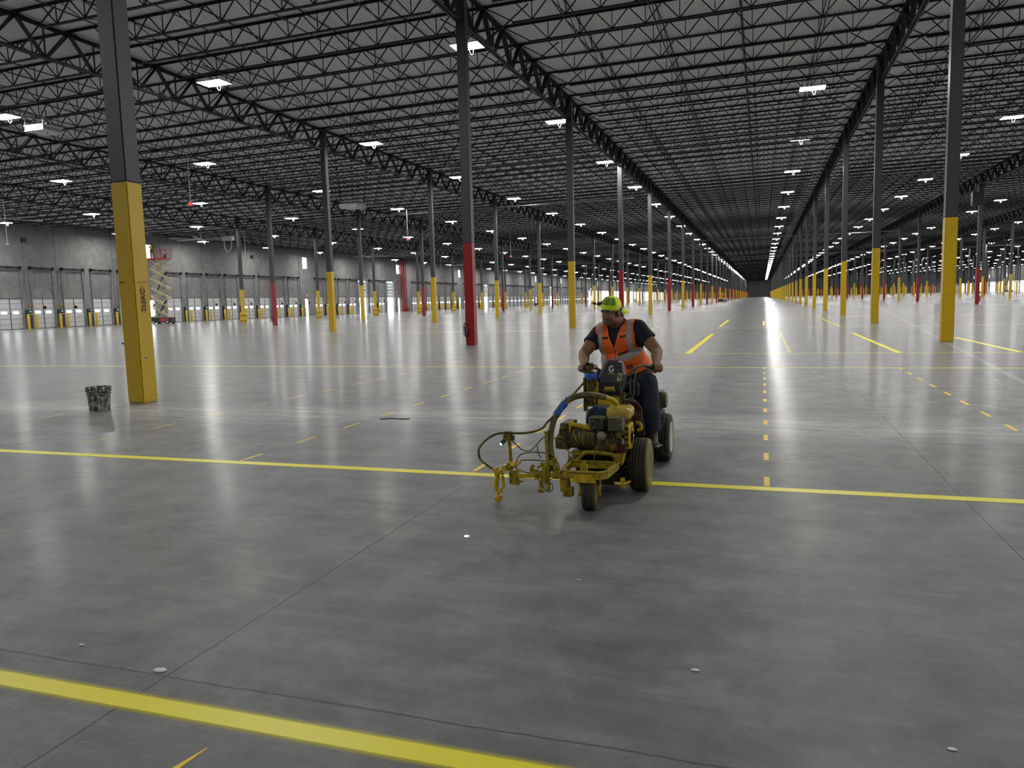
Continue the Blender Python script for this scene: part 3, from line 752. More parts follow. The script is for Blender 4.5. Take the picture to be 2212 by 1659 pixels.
for side, xw, sg in (('left', XL, 1), ('right', XR, -1)):
    ks = [k for k in range(-2, KMAX) if seen([(xw, door_y(k), z) for z in (0, 3)], 10)]
    ndock = nexit = ndrive = 0
    for k in ks:
        y = door_y(k); s = slot(k); rz = 0 if sg > 0 else PI
        if s == 'dock':
            if side == 'right' and k % 3 == 0: continue       # open, daylight shows
            dn += 1; ndock += 1
            e = empty(f'door_{dn}', (xw, y, 0), rz, f'white sectional dock door, {nth(ndock)} from the front in the {side} wall', 'dock door', f'dock doors in the {side} wall', 'structure')
            for nm in ('panel', 'seal', 'window_lite', 'track', 'spring_shaft'):
                if nm in ('track', 'spring_shaft') and (y > 330): continue
                add_part(DP[nm], e)
        elif s == 'exit':
            wn += 1; nexit += 1; dn += 1
            e = empty(f'door_{dn}', (xw, y, 0), rz, f'open person door flooded with daylight, {nth(nexit)} from the front in the {side} wall', 'door', f'person doors in the {side} wall', 'structure')
            add_part(MB().bx(-.02, .03, -.62, -.55, 0, 2.95).bx(-.02, .03, .55, .62, 0, 2.95).bx(-.02, .03, -.62, .62, 2.9, 2.97).mesh('frame', M['shaft']), e)
            w = empty(f'window_{wn}', (xw, y, 8.0), rz, f'small bright upper window above the {nth(nexit)} person door, {side} wall', 'window', f'upper windows in the {side} wall', 'structure')
            add_part(MB().bx(-.04, .03, -.80, -.75, -.05, 1.95).bx(-.04, .03, .75, .80, -.05, 1.95).bx(-.04, .03, -.8, .8, 1.9, 1.95).bx(-.04, .03, -.8, .8, -.05, 0).mesh('frame', M['shaft']), w)
            x_ = MB().bx(0, .10, -.18, .18, 3.28, 3.52).build('exit_sign', M['white'], loc=(xw, y, 0)); x_.rotation_euler.z = rz
            tag(x_, f'small red-lit exit sign over the {nth(nexit)} person door, {side} wall', 'exit sign', 'exit signs over the person doors', 'thing')
            if y < 260: 
                q = text('EXIT', .19, M['red_led'], x_, (.105, 0, 3.40), (PI / 2, 0, PI / 2), 'lettering', .002)
            else: add_part(MB().bx(.10, .105, -.16, .16, 3.31, 3.49).mesh('red_face', M['red_led']), x_)
        elif s == 'drive':
            ndrive += 1; dn += 1
            e = empty(f'door_{dn}', (xw, y, 0), rz, f'tall white drive-in door raised over a daylit opening, {nth(ndrive)} in the {side} wall', 'drive-in door', f'drive-in doors in the {side} wall', 'structure')
            m = MB()
            for i in range(5): m.bx(.02, .07, -1.55, 1.55, 3.0 + i * .62 + .006, 3.0 + (i + 1) * .62 - .006)
            add_part(m.mesh('panel', M['door']), e)
            m = MB().bx(.07, .08, -.95, -.45, 4.35, 4.6).bx(.07, .08, .45, .95, 4.35, 4.6); add_part(m.mesh('window_lite', M['black']), e)
            m = MB(); [m.bar((.04, q, 0), (.30, q, 7.4), .06) for q in (-1.62, 1.62)]; m.cyl((.3, -1.7, 6.6), (.3, 1.7, 6.6), .12, n=8); add_part(m.mesh('track', M['galv']), e)
    # bollards, control posts and dock fans between the doors of the left wall
    if side == 'left':
        nb = 0
        for k in ks:
            y = door_y(k) + PITCH / 2
            if y > 215 or slot(k) != 'dock' or slot(k + 1) not in ('dock', 'exit'): continue
            nb += 1
            for sy, wd in ((-.47, 'near'), (.47, 'far')):
                o = bpy.data.objects.new('guard_bollard', BP['bol']); COL.objects.link(o); o.location = (xw + .58, y + sy, 0)
                tag(o, f'yellow bollard on the {wd} side of the {nth(nb)} dock control box from the front', 'bollard', 'bollards along the left dock wall', 'thing')
            e = empty('dock_control_box', (xw, y, 0), 0, f'dark dock control box with green lamp, {nth(nb)} from the front, left wall', 'control box', 'dock control boxes', 'thing')
            add_part(BP['box'], e); add_part(BP['led'], e)
            o = bpy.data.objects.new('guard_rail', BP['rail']); COL.objects.link(o); o.location = (xw, y, 0)
            tag(o, f'pale yellow rail across the bollards of the {nth(nb)} dock control box', 'rail', 'pale rails at the dock control boxes', 'thing')
            if k not in (14, 18, 22):
                e = empty('dock_fan', (xw, y + .3, 0), 0, f'ochre-armed dock fan beside the {nth(nb)} dock control box', 'dock fan', 'dock fans along the left wall', 'thing')
                add_part(BP['arm'], e); add_part(BP['head'], e)
            if nb % 4 == 1:
                o = MB().cyl((xw + .05, y + .1, 2.0), (xw + .05, y + .1, 10.3), .03, n=6).build('conduit', M['galv'])
                tag(o, f'thin grey conduit rising above the {nth(nb)} dock control box', 'conduit', 'conduits on the left wall')
# black speaker boxes and sensors high on the wall
for n_, y in enumerate((60.4, 98.0)):
    o = MB().bx(XL, XL + .25, y - .22, y + .22, 9.1, 9.55).build('wall_speaker', M['black']); tag(o, f'small black box high on the left wall, {nth(n_ + 1)} from the front', 'speaker')

# sprinkler risers on the wall
r = empty('fire_riser', (XL, 148.5, 0), 0, 'cluster of tall red fire sprinkler riser pipes on the left wall', 'fire riser')
M['pipe'] = simple('riser_red', (.36, .008, .012), .35)
for i, yy in enumerate((-1.2, -.4, .4, 1.2)):
    MB().cyl((.45, yy, .3), (.45, yy, 11.2), .11, n=10).tube([(.45, yy, .45), (.8, yy, .35), (.95, yy, .9)], .09, n=8).build('riser_pipe', M['pipe'], r, smooth=40)
    MB().lathe([(.0, 0), (.2, 0), (.2, .05), (0, .05)], (.75, yy, .95), n=12).cyl((.45, yy, .0), (.45, yy, .3), .16, n=10).build('valve', M['pipe'], r)
MB().tube([(.4, -.9, 9.0), (.4, -2.2, 9.1), (.4, -2.6, 8.6), (.4, -2.6, 4.5)], .07, n=8).build('branch_pipe', M['pipe'], r, smooth=40)
for i in range(3):
    o = MB().lathe([(.09, 0), (.09, 1.15), (.05, 1.2), (0, 1.2)], (XL + 1.8, 151.2 + i * .9, 0), n=10).build('guard_bollard', M['yellow'])
    tag(o, f'{nth(i + 1)} yellow bollard guarding the red riser pipes', 'bollard', 'bollards at the riser pipes')

# ------------------------------------------------------------------ big slow ceiling fans
def fan(x, y, z, rot, nbl, label, rad=3.6):
    e = empty('ceiling_fan', (x, y, z), rot, label, 'ceiling fan', 'large white ceiling fans by the dock wall', 'thing')
    MB().cyl((0, 0, .1), (0, 0, TZ(x) - z - .5), .05, n=8).build('downrod', M['white'], e)
    MB().cyl((0, 0, -.12), (0, 0, .15), .22, n=16).build('hub', M['white'], e)
    for i in range(nbl):
        a = 2 * PI * i / nbl; d = Vector((math.cos(a), math.sin(a), 0)); q = Vector((-d.y, d.x, 0)); m = MB()
        vs = []
        for s_ in (.22, rad):
            p = d * s_
            for dy, dz in ((-.13, -.04), (-.03, .03), (.13, .03), (.03, -.03)): vs.append(p + q * dy + Vector((0, 0, dz)))
        m.add(vs, [(0, 1, 5, 4), (1, 2, 6, 5), (2, 3, 7, 6), (3, 0, 4, 7), (3, 2, 1, 0), (4, 5, 6, 7)]); m.build('blade', M['white'], e)
    return e
fan(-63.2, 49.4, 9.9, math.radians(72), 6, 'white ceiling fan with long thin blades at the left edge')
fan(-64.6, 76.2, 10.0, math.radians(58), 6, 'white ceiling fan above and right of the scissor lift')
fan(-64.5, 119, 10.0, math.radians(20), 6, 'white ceiling fan right of the third upper window')
fan(-64.5, 160, 10.0, math.radians(35), 6, 'far white ceiling fan past the red riser pipes')
fan(-64.5, 205, 10.0, math.radians(10), 6, 'farthest white ceiling fan along the left wall')
e = empty('junction_box', (-62.1, 78.0, 10.0), 0, 'white box with a drooping cable loop beside the second ceiling fan', 'junction box')
MB().box((0, 0, .1), (1.5, .5, .5)).build('case', M['white'], e); MB().tube([(-.6, 0, 0), (-.55, 0, -.9), (-.1, 0, -1.5), (.4, 0, -1.0), (.5, 0, 0)], .045, n=6).build('cable_loop', M['white'], e)
MB().cyl((-.5, 0, .3), (-.5, 0, TZ(-62) - 10.5), .015, n=5).cyl((.5, 0, .3), (.5, 0, TZ(-62) - 10.5), .015, n=5).build('hanger', M['galv'], e)

# suspended heater with louvred sides
M['foil'] = simple('foil_duct', (.5, .51, .52), .22, 1.0, var=.3, scale=6, bump=.8)
h_ = empty('unit_heater', (-33.7, 29.2, 10.42), 0, 'white louvred ceiling unit with foil ducts near the top left lamp', 'ceiling unit')
h_.scale = (.66, .66, .66)
MB().bx(-.92, .92, -.85, .85, 0, .05).bx(-.88, .88, -.81, .81, .05, .36).bx(-.93, .93, -.86, .86, .36, .42).build('case', M['white'], h_)
lv = MB()
for i in range(12):
    a = -.78 + i * .142; lv.bx(a - .025, a + .025, -.83, -.81, .10, .32); lv.bx(.88, .90, a * .95 - .025, a * .95 + .025, .10, .32)
lv.build('louvre', simple('dark_louvre', (.12, .115, .10), .5), h_)
for a, b, c_ in ((-.5, -.3, 0), (.1, .2, 1), (-.2, .5, 2)):
    MB().tube([(a, b, .42), (a - .1, b + .1, .8), (a - .5, b + .3, 1.15), (a - 1.3, b + .2, 1.25)], .16, n=12).build('flexible_duct', M['foil'], h_, smooth=60)
MB().cyl((.35, 0, -.12), (.35, 0, 1.6), .035, n=8).bx(.25, .45, -.1, .1, .42, .7).build('condensate_pipe', M['black'], h_)
MB().cyl((-.85, -.8, .4), (-.85, -.8, 1.6), .012, n=5).cyl((.85, -.8, .4), (.85, -.8, 1.6), .012, n=5).cyl((.85, .8, .4), (.85, .8, 1.6), .012, n=5).cyl((-.85, .8, .4), (-.85, .8, 1.6), .012, n=5).build('hanger_rod', M['galv'], h_)
o = empty('unit_heater', (-35.5, 62.0, 10.35), 0, 'distant white ceiling unit behind the charcoal column left of centre', 'ceiling unit')
MB().bx(-.92, .92, -.85, .85, 0, .05).bx(-.88, .88, -.81, .81, .05, .36).build('case', M['white'], o); MB().cyl((-.8, 0, .3), (-.8, 0, 1.4), .012, n=5).cyl((.8, 0, .3), (.8, 0, 1.4), .012, n=5).build('hanger_rod', M['galv'], o)

# hanging exit signs and drop sensors
def hang(x, y, z, kind, label):
    top = TZ(x) - .6
    if kind == 'exit':
        e = empty('hanging_exit_sign', (x, y, z), 0, label, 'exit sign', 'exit signs hung from the roof', 'thing')
        MB().cyl((0, 0, .15), (0, 0, top - z), .022, n=6).build('drop_rod', M['white'], e)
        MB().bx(-.13, .13, -.05, .05, -.11, .11).box((0, 0, .16), (.1, .1, .06)).build('case', M['white'], e)
        MB().bx(-.11, .11, -.058, -.05, -.09, .09).bx(.13, .136, -.04, .04, -.09, .09).build('red_face', M['red_led'], e)
        text('EXIT', .10, M['white'], e, (0, -.060, 0), (PI / 2, 0, 0), ext=.001)
    else:
        e = empty('drop_sensor', (x, y, z), 0, label, 'sensor', 'sensors hung on rods by the dock wall', 'thing')
        MB().cyl((0, 0, .02), (0, 0, top - z), .022, n=6).build('drop_rod', M['white'], e)
        MB().lathe([(0, .06), (.09, .05), (.16, 0), (.05, -.05), (0, -.05)], n=14).build('sensor_head', M['white'], e, smooth=40)
hang(-33.4, 38.7, 8.0, 'exit', 'red exit sign hanging on a long white rod below the lamps at upper left')
hang(-33.8, 69.6, 8.0, 'exit', 'small red exit sign hanging left of the red near column')
hang(-34.6, 104.8, 8.0, 'exit', 'tiny red exit sign hanging right of the red near column')
hang(-55.9, 44.3, 7.0, 'sensor', 'white sensor on a long rod at the left edge of the picture')
hang(-55.8, 72.9, 7.0, 'sensor', 'white sensor on a rod between the scissor lift and the red column')
hang(-57.4, 131.8, 7.0, 'sensor', 'tiny white sensor on a rod above the far dock doors')
# speaker cabinet
e = empty('hanging_speaker', (19.0, 82.0, 9.3), 0, 'black speaker cabinet hung on a bracket beside the far red column at right', 'speaker')
MB().bx(-.48, .48, -.3, .3, 0, 1.25).build('cabinet', M['black'], e, bevel=.02); MB().bx(-.42, .42, -.31, -.3, .06, 1.19).build('grille', M['steel'], e)
MB().tube([(0, 0, 1.25), (0, 0, 1.9), (.1, 0, 2.05), (1.4, 0, 2.05)], .03, n=6, smooth=False).build('bracket', M['galv'], e)
# ducts/pipes running across the hall high up
for n_, (y, z, k0, k1) in enumerate(((72.2, 11.1, -4.2, -.1), (133, 11.15, -4.2, 2), (195, 11.2, -4.2, 6))):
    xa, xb = X0 + k0 * SX, X0 + k1 * SX; xa = max(xa, XL + .2)
    o = MB().cyl((xa, y, z - .35), (xb, y, z - .2), .06, n=8).build('sprinkler_main', M['galv']); tag(o, f'long grey pipe crossing under the roof, {nth(n_ + 1)} from the front', 'pipe', 'pipes crossing the hall')

# diagonal wind braces in the far half of the aisle
for n_, (xa, xb, y, sgn) in enumerate(((X0 + SX, X0 + 2 * SX, Y0 + 26 * SY, 1), (X0, X0 - SX, Y0 + 24 * SY, 1), (X0 + 3 * SX, X0 + 4 * SX, Y0 + 6 * SY, 1), (X0 - SX, X0, Y0 + 22 * SY, 1), (X0 + SX, X0 + 2 * SX, Y0 + 20 * SY, 1), (X0, X0 + SX, Y0 + 37 * SY, 1))):
    m = MB().bar((xa + (xb > xa) * .2 - (xb < xa) * .2, y, .4), (xb, y, 11.2), .12).bar((xa, y + .2, 11.2), (xb, y + .2, .4), .16)
    o = m.build('wind_brace', M['shaft']); tag(o, ['crossed diagonal braces right of the aisle, nearer pair', 'crossed diagonal braces left of the aisle, nearer pair', 'crossed diagonal braces deep in the right of the hall', 'crossed diagonal braces left of the aisle, farther pair', 'crossed diagonal braces right of the aisle, farther pair', 'crossed grey braces closing the far end of the aisle'][n_], 'brace')
m = MB()
for i in range(7): m.bx(X0, X0 + SX, Y0 + 37 * SY - .30, Y0 + 37 * SY - .16, 1.2 + i * 1.45, 1.35 + i * 1.45)
tag(m.build('guard_rails', M['galv']), 'stack of thin horizontal rails across the dim far end of the aisle', 'rails')

# ------------------------------------------------------------------ scissor lift with a worker in the basket
M['liftred'] = simple('lift_red', (.42, .02, .02), .4); M['cream'] = simple('cream_steel', (.62, .55, .30), .4, var=.1)
lf = empty('scissor_lift', (-66.6, 71.3, 0), math.radians(14), 'raised scissor lift with red basket by the left dock wall', 'scissor lift')
MB().bx(-1.2, 1.2, -.55, .55, .22, .75).bx(-1.25, -1.15, -.5, .5, .3, .9).build('chassis', M['black'], lf, bevel=.03)
MB().bx(-.1, .95, -.57, -.55, .3, .66).build('side_panel', M['liftred'], lf)
for sx_ in (-.85, .85):
    for sy in (-.58, .58):
        w = MB().lathe([(.05, -.1), (.2, -.1), (.23, -.06), (.23, .06), (.2, .1), (.05, .1)], (sx_, sy, .235), axis='y', n=18).build('wheel', M['rubber'], lf, smooth=40)
        MB().lathe([(0, -.11), (.09, -.11), (.12, -.09), (.12, .09), (.09, .11), (0, .11)], (sx_, sy, .235), axis='y', n=12).build('hub', M['white'], w)
nl = 6; z0, z1 = .8, 7.45; hh = (z1 - z0) / nl
for i in range(nl):
    for sy in (-.42, .42):
        MB().bar((-1.0, sy, z0 + i * hh), (1.0, sy, z0 + (i + 1) * hh), .07, .13, up=(0, 1, 0)).build('scissor_arm', M['cream'], lf)
        MB().bar((1.0, sy * .82, z0 + i * hh), (-1.0, sy * .82, z0 + (i + 1) * hh), .07, .13, up=(0, 1, 0)).build('scissor_arm', M['cream'], lf)
pn = MB()
for i in range(nl + 1):
    for sx_ in (-1, 1): pn.cyl((sx_, -.46, z0 + i * hh), (sx_, .46, z0 + i * hh), .04, n=8)
    if i < nl: pn.cyl((0, -.46, z0 + (i + .5) * hh), (0, .46, z0 + (i + .5) * hh), .05, n=8)
pn.build('pivot_pins', M['cream'], lf); MB().cyl((-.5, 0, z0 + .2), (.5, 0, z0 + 1.9), .07, n=10).cyl((-.4, 0, 4.0), (.4, 0, 5.6), .06, n=10).build('lift_cylinder', M['black'], lf)
MB().bx(-1.3, 1.25, -.55, .55, z1, z1 + .17).build('platform', M['liftred'], lf)
rl = MB()
for z in (.62, 1.12):
    for sy in (-.52, .52): rl.bar((-1.27, sy, z1 + z), (1.22, sy, z1 + z), .035)
    for sx_ in (-1.27, 1.22): rl.bar((sx_, -.52, z1 + z), (sx_, .52, z1 + z), .035)
for sx_ in (-1.27, -.65, 0, .62, 1.22):
    for sy in (-.52, .52): rl.bar((sx_, sy, z1 + .1), (sx_, sy, z1 + 1.13), .035)
rl.build('guard_rail', M['liftred'], lf); MB().bar((-1.3, -.56, z1 + .1), (-1.3, -.56, z1 + 1.2), .05).bar((-1.3, -.56, z1 + 1.2), (-.75, -.56, z1 + 1.2), .05).bar((-.75, -.56, z1 + 1.2), (-.75, -.56, z1 + .1), .05).build('gate', M['white'], lf)
tag(MB().bx(-.15, .15, -.1, .1, 0, .3).bx(-.12, .12, -.08, .08, .3, .36).build('tool_box', M['black'], loc=(-65.75, 71.4, z1 + .172)), 'small black tool box on the red lift platform', 'tool box')
# green floor scrubber at the left edge
M['green'] = simple('machine_green', (.01, .13, .06), .35, var=.1)
g = empty('floor_scrubber', (-70.6, 51.6, 0), .3, 'green floor machine cut off by the left edge', 'floor machine')
MB().prism([(-.9, .25), (.8, .25), (.95, .6), (.75, 1.25), (.1, 1.35), (-.2, .9), (-.9, .95)], -.5, .5, 'y').build('body', M['green'], g, bevel=.05)
MB().bx(-1.0, 1.05, -.55, .55, .12, .26).build('skirt', M['black'], g)
for a, b in ((-.6, -.5), (-.6, .5), (.6, -.5), (.6, .5)): MB().lathe([(.04, -.05), (.15, -.05), (.17, 0), (.15, .05), (.04, .05)], (a, b * 1.08, .17), axis='y', n=14).build('wheel', M['rubber'], g)
# parked lifts and carts far away
def cart(x, y, rz, label, body=True):
    e = empty('equipment_cart', (x, y, 0), rz, label, 'parked machine')
    MB().bx(-1.3, 1.3, -.6, .6, .25, .8).build('chassis', M['black'], e); MB().bx(-1.2, 1.2, -.55, .55, 1.5, 1.62).build('deck', M['liftred'], e)
    m = MB(); [m.bar((a, b, .7), (a, b, 2.5), .06) for a in (-1.2, 1.2) for b in (-.55, .55)]; [m.bar((-1.2, b, z), (1.2, b, z), .05) for b in (-.55, .55) for z in (2.0, 2.5)]; m.build('rail', M['orange'], e)
    for a in (-.9, .9):
        for b in (-.6, .6): MB().lathe([(.05, -.08), (.22, -.08), (.22, .08), (.05, .08)], (a, b, .225), axis='y', n=14).build('wheel', M['rubber'], e)
cart(-66, 226, .2, 'distant red and black lift parked before the far left doors')
cart(-38, 205, .4, 'distant black cart between far columns, left of the worker')
cart(-9, 185, 1.3, 'distant dark cart beyond the worker, right of the yellow column')
cart(92, 345, .3, 'distant orange-railed machine at the far right')
cart(62, 262, .8, 'distant orange-railed machine behind the near right column')
# ------------------------------------------------------------------ the line-striping machine and its ride-on trailer
RO = Vector((-1.2, 5.9, 0))
class WB(MB):
    """built in hall coordinates, linked under the machine"""
    def build(s, name, mats, parent, smooth=None, bevel=0, label=None):
        s.v = [tuple(Vector(v) - RO) for v in s.v]
        o = MB.build(s, name, mats, parent, smooth, bevel)
        if label: o['label'] = label
        return o
P_ = lambda x, y, z: Vector((x, y, z))
M['mach'] = simple('paint_caked_yellow', (.44, .33, .006), .48, var=.25, scale=14, spot=(.10, .075, .01), spot_amt=.38, spot_scale=22, bump=.25)
M['machd'] = simple('olive_grimy_steel', (.055, .050, .012), .5, var=.4, scale=14, spot=(.30, .22, .01), spot_amt=.33, spot_scale=16, bump=.3)
M['machg'] = simple('grey_casting_spattered', (.075, .078, .06), .5, var=.3, scale=10, spot=(.22, .17, .015), spot_amt=.30, spot_scale=14, bump=.25)
M['machy'] = simple('bright_yellow_overspray', (.62, .44, .01), .42, var=.18, scale=12, spot=(.25, .17, .01), spot_amt=.22, spot_scale=18, bump=.3)
M['tank'] = simple('cream_yellow_tank', (.62, .42, .06), .35, var=.12, scale=7, spot=(.48, .33, .02), spot_amt=.35, spot_scale=9)
M['mblue'] = simple('chipped_blue_enamel', (.035, .095, .24), .3, var=.3, scale=8, spot=(.008, .01, .02), spot_amt=.45, spot_scale=9, coat=.5)
M['cowl'] = simple('dark_blue_cowl', (.022, .028, .045), .3, var=.25, scale=9, spot=(.20, .16, .02), spot_amt=.02, spot_scale=20, coat=.5)
M['oldtyre'] = simple('dusty_tyre', (.030, .029, .027), .75, var=.3, scale=16, spot=(.075, .068, .045), spot_amt=.35, spot_scale=12)
M['ytyre'] = simple('paint_dusted_tyre', (.030, .029, .022), .7, var=.3, scale=12, spot=(.075, .065, .018), spot_amt=.30, spot_scale=5)
M['hose'] = simple('olive_hose', (.085, .075, .018), .42, var=.2, scale=9, spot=(.26, .20, .02), spot_amt=.3, spot_scale=12)
M['redhose'] = simple('dark_red_hose', (.055, .006, .007), .4)
M['cable'] = simple('grimy_cable', (.10, .085, .04), .5)
M['blackp'] = simple('black_moulding', (.010, .010, .011), .4, var=.1)
M['gwhite'] = simple('greyed_white', (.36, .35, .30), .5, spot=(.25, .2, .03), spot_amt=.25, spot_scale=20)
M['decal'] = simple('decal_cream', (.72, .62, .24), .4, var=.05)
M['decalw'] = simple('decal_white', (.70, .70, .62), .4, var=.1, spot=(.55, .45, .05), spot_amt=.3, spot_scale=30)
mc = empty('line_striping_machine', RO, 0, 'paint-caked yellow line-striping machine with ride-on trailer, driven by the worker', 'line striper')

def tyre(x, y, z, r, w, mat, rim, parent, tread=5, name='wheel', steer=0.0, rimr=.55, side=None):
    """ribbed tyre with a dished rim, axis along x"""
    hw = w / 2; pr = [(r * rimr, -hw * .78), (r * (rimr + .06), -hw * .95), (r * .80, -hw), (r * .93, -hw * .92)]
    n = tread; 
    for i in range(n):
        a = -hw * .84 + i * (hw * 1.68) / n; b = a + hw * 1.68 / n; g = (b - a) * .16
        crown = lambda q: r * (1 - .035 * (q / hw) ** 2)
        pr += [(crown(a + g) - r * .035, a), (crown(a + g), a + g), (crown(b - g), b - g), (crown(b - g) - r * .035, b)]
    pr += [(r * .93, hw * .92), (r * .80, hw), (r * (rimr + .06), hw * .95), (r * rimr, hw * .78)]
    rot = Matrix.Rotation(steer, 3, 'Z')
    t_ = WB().lathe(pr, (x, y, z), 'x', 40, rot=rot).build('tyre', mat, parent, smooth=28)
    rp = [(0, -hw * .35), (r * .16, -hw * .40), (r * .20, -hw * .25), (r * .42, -hw * .15), (r * rimr * .92, -hw * .6), (r * rimr * 1.02, -hw * .8),
          (r * rimr * 1.02, hw * .8), (r * rimr * .92, hw * .6), (r * .42, hw * .15), (r * .20, hw * .25), (r * .16, hw * .5), (0, hw * .5)]
    rm = WB().lathe(rp, (x, y, z), 'x', 28, rot=rot).build('rim', rim, t_, smooth=35)
    m = WB()
    for k in range(6):
        a = 2 * PI * k / 6; c = rot @ Vector((hw * .2, math.cos(a) * r * .30, math.sin(a) * r * .30)); m.cyl(P_(x, y, z) + c, P_(x, y, z) + c + rot @ Vector((.02, 0, 0)), .010, n=6)
    m.build('wheel_bolts', M['blackp'], t_)
    WB().lathe([(0, hw * .52), (r * .13, hw * .52), (r * .15, hw * .56), (0, hw * .6)], (x, y, z), 'x', 16, rot=rot).lathe([(r * .24, hw * .02), (r * .42, -hw * .0), (r * .5, -hw * .3)], (x, y, z), 'x', 28, rot=rot).build('hub_cap', M['machd'], t_, smooth=35)
    WB().lathe([(r * rimr * .98, hw * .93), (r * rimr, hw * 1.0), (r * (rimr + .09), hw * 1.0), (r * (rimr + .10), hw * .9)], (x, y, z), 'x', 36, rot=rot).build('rim_flange', rim, t_, smooth=35)
    if side: WB().lathe([(r * (rimr + .10), hw * .97), (r * .80, hw * 1.02), (r * .92, hw * .95), (r * .955, hw * .86)], (x, y, z), 'x', 36, rot=rot).build('sidewall', side, t_, smooth=35)
    return t_
tyre(-.915, 5.965, .214, .214, .148, M['ytyre'], M['mach'], mc, side=simple('yellowed_sidewall', (.17, .13, .012), .6, var=.3, scale=6))['label'] = 'large ribbed tyre with yellow-dusted sidewall'
tyre(-1.345, 5.965, .214, .214, .13, M['ytyre'], M['mach'], mc)
tyre(-1.193, 5.31, .118, .118, .10, M['ytyre'], M['mach'], mc, 4, steer=.12, rimr=.5)['label'] = 'small front caster tyre'
M['rimc'] = simple('cream_rim', (.62, .57, .42), .4)
tyre(-.885, 7.13, .226, .226, .165, M['oldtyre'], M['rimc'], mc)['label'] = 'rear trailer tyre with cream rim'
tyre(-1.0, 7.52, .226, .226, .165, M['oldtyre'], M['rimc'], mc)
tyre(-1.42, 7.13, .226, .226, .165, M['oldtyre'], M['rimc'], mc)

# front: bumper tray, caster fork
m = WB()
z0, z1 = .245, .300
for (a, b) in (((-1.335, 5.235), (-1.10, 5.235)), ((-1.335, 5.235), (-1.385, 5.29)), ((-1.10, 5.235), (-1.055, 5.29)), ((-1.385, 5.29), (-1.40, 5.62)), ((-1.055, 5.29), (-1.03, 5.62)), ((-1.40, 5.60), (-1.03, 5.60))):
    m.bar((a[0], a[1], (z0 + z1) / 2), (b[0], b[1], (z0 + z1) / 2), .012, z1 - z0); m.bar((a[0], a[1], z1), (b[0], b[1], z1), .034, .010)
m.build('bumper_frame', M['mach'], mc, bevel=.003)
m = WB().prism([(-1.31, .222), (-1.125, .222), (-1.15, .285), (-1.285, .285)], 5.222, 5.232, 'y')
m.build('bumper_plate', M['machy'], mc)
m = WB()
for x in (-1.265, -1.17): m.lathe([(0, -.006), (.011, -.006), (.013, 0)], (x, 5.222, .253), 'y', 10)
m.build('bolts', M['machy'], mc)
WB().cyl((-1.235, 5.33, .27), (-1.235, 5.33, .335), .030, n=14).cyl((-1.235, 5.33, .335), (-1.235, 5.33, .352), .018, n=10).bx(-1.28, -1.19, 5.28, 5.38, .262, .275).build('steering_head', M['mach'], mc, smooth=40)
m = WB()
for sx_ in (-1, 1): m.tube([(-1.193 + sx_ * .03, 5.36, .25), (-1.193 + sx_ * .068, 5.34, .235), (-1.193 + sx_ * .072, 5.315, .17), (-1.193 + sx_ * .070, 5.30, .118)], .011, n=6); m.cyl((-1.193 + sx_ * .062, 5.305, .118), (-1.193 + sx_ * .085, 5.305, .118), .016, n=10)
m.bx(-1.27, -1.12, 5.30, 5.42, .236, .248).build('caster_fork', M['mach'], mc, smooth=40)
# engine bed: arched front rail, side rails, deck
m = WB().tube([(-1.43, 5.63, .292), (-1.37, 5.63, .296), (-1.315, 5.63, .345), (-1.27, 5.63, .363), (-1.13, 5.63, .360), (-1.075, 5.63, .345), (-1.045, 5.63, .295)], .016, n=8, seg=4)
m.bar((-1.04, 5.60, .285), (-.99, 6.35, .33), .035, .05).bar((-1.40, 5.60, .285), (-1.40, 6.35, .33), .035, .05).bx(-1.42, -1.0, 5.66, 6.1, .335, .352).bx(-1.06, -1.02, 5.60, 5.66, .27, .36)
m.bar((-1.02, 5.62, .28), (-1.0, 5.72, .40), .03).build('engine_bed', M['mach'], mc, smooth=40)
WB().cyl((-1.36, 5.965, .214), (-.95, 5.965, .214), .022, n=10).bx(-1.30, -1.02, 5.86, 6.06, .24, .32).bar((-1.0, 5.75, .10), (-1.28, 5.9, .2), .03).build('axle', M['machd'], mc)
WB().bx(-1.38, -1.04, 5.68, 6.0, .10, .20).prism([(5.8, .08), (6.0, .06), (6.0, .2), (5.8, .2)], -1.02, -.99, 'x').build('under_pan', M['blackp'], mc)
# hydraulic motor / generator barrel on the left with end cowl
WB().lathe([(0, 0), (.085, 0), (.095, .01), (.097, .10), (.090, .11), (.090, .15), (.097, .16), (.097, .24), (.080, .26), (0, .26)], (-1.475, 5.76, .465), 'x', 26).build('motor_barrel', M['machg'], mc, smooth=35)
m = WB().prism([(-1.545, .375), (-1.43, .368), (-1.41, .58), (-1.50, .582), (-1.515, .50), (-1.545, .455)], 5.66, 5.88, 'y')
m.build('motor_cowl', M['machd'], mc, bevel=.012)
WB().bx(-1.505, -1.40, 5.655, 5.661, .525, .534).bx(-1.53, -1.42, 5.655, 5.661, .455, .46).build('cowl_slots', M['blackp'], mc)
WB().lathe([(0, 0), (.10, 0), (.105, .012), (.105, .03), (.10, .04), (0, .04)], (-1.30, 5.76, .465), 'x', 26).build('flange', M['machd'], mc, smooth=35)
WB().tube([(-1.425, 5.67, .575), (-1.37, 5.66, .570), (-1.30, 5.655, .558), (-1.235, 5.655, .545)], .018, n=8).build('hose_fitting', M['machy'], mc, smooth=50)
m = WB(); m.ell((-1.418, 5.652, .545), (.008, .004, .028), n=8, m=6).tube([(-1.385, 5.655, .54), (-1.39, 5.652, .50), (-1.375, 5.655, .46), (-1.368, 5.66, .44)], .004, n=5).tube([(-1.345, 5.655, .52), (-1.345, 5.653, .47)], .004, n=5).tube([(-1.32, 5.655, .50), (-1.322, 5.652, .45), (-1.31, 5.657, .42)], .004, n=5)
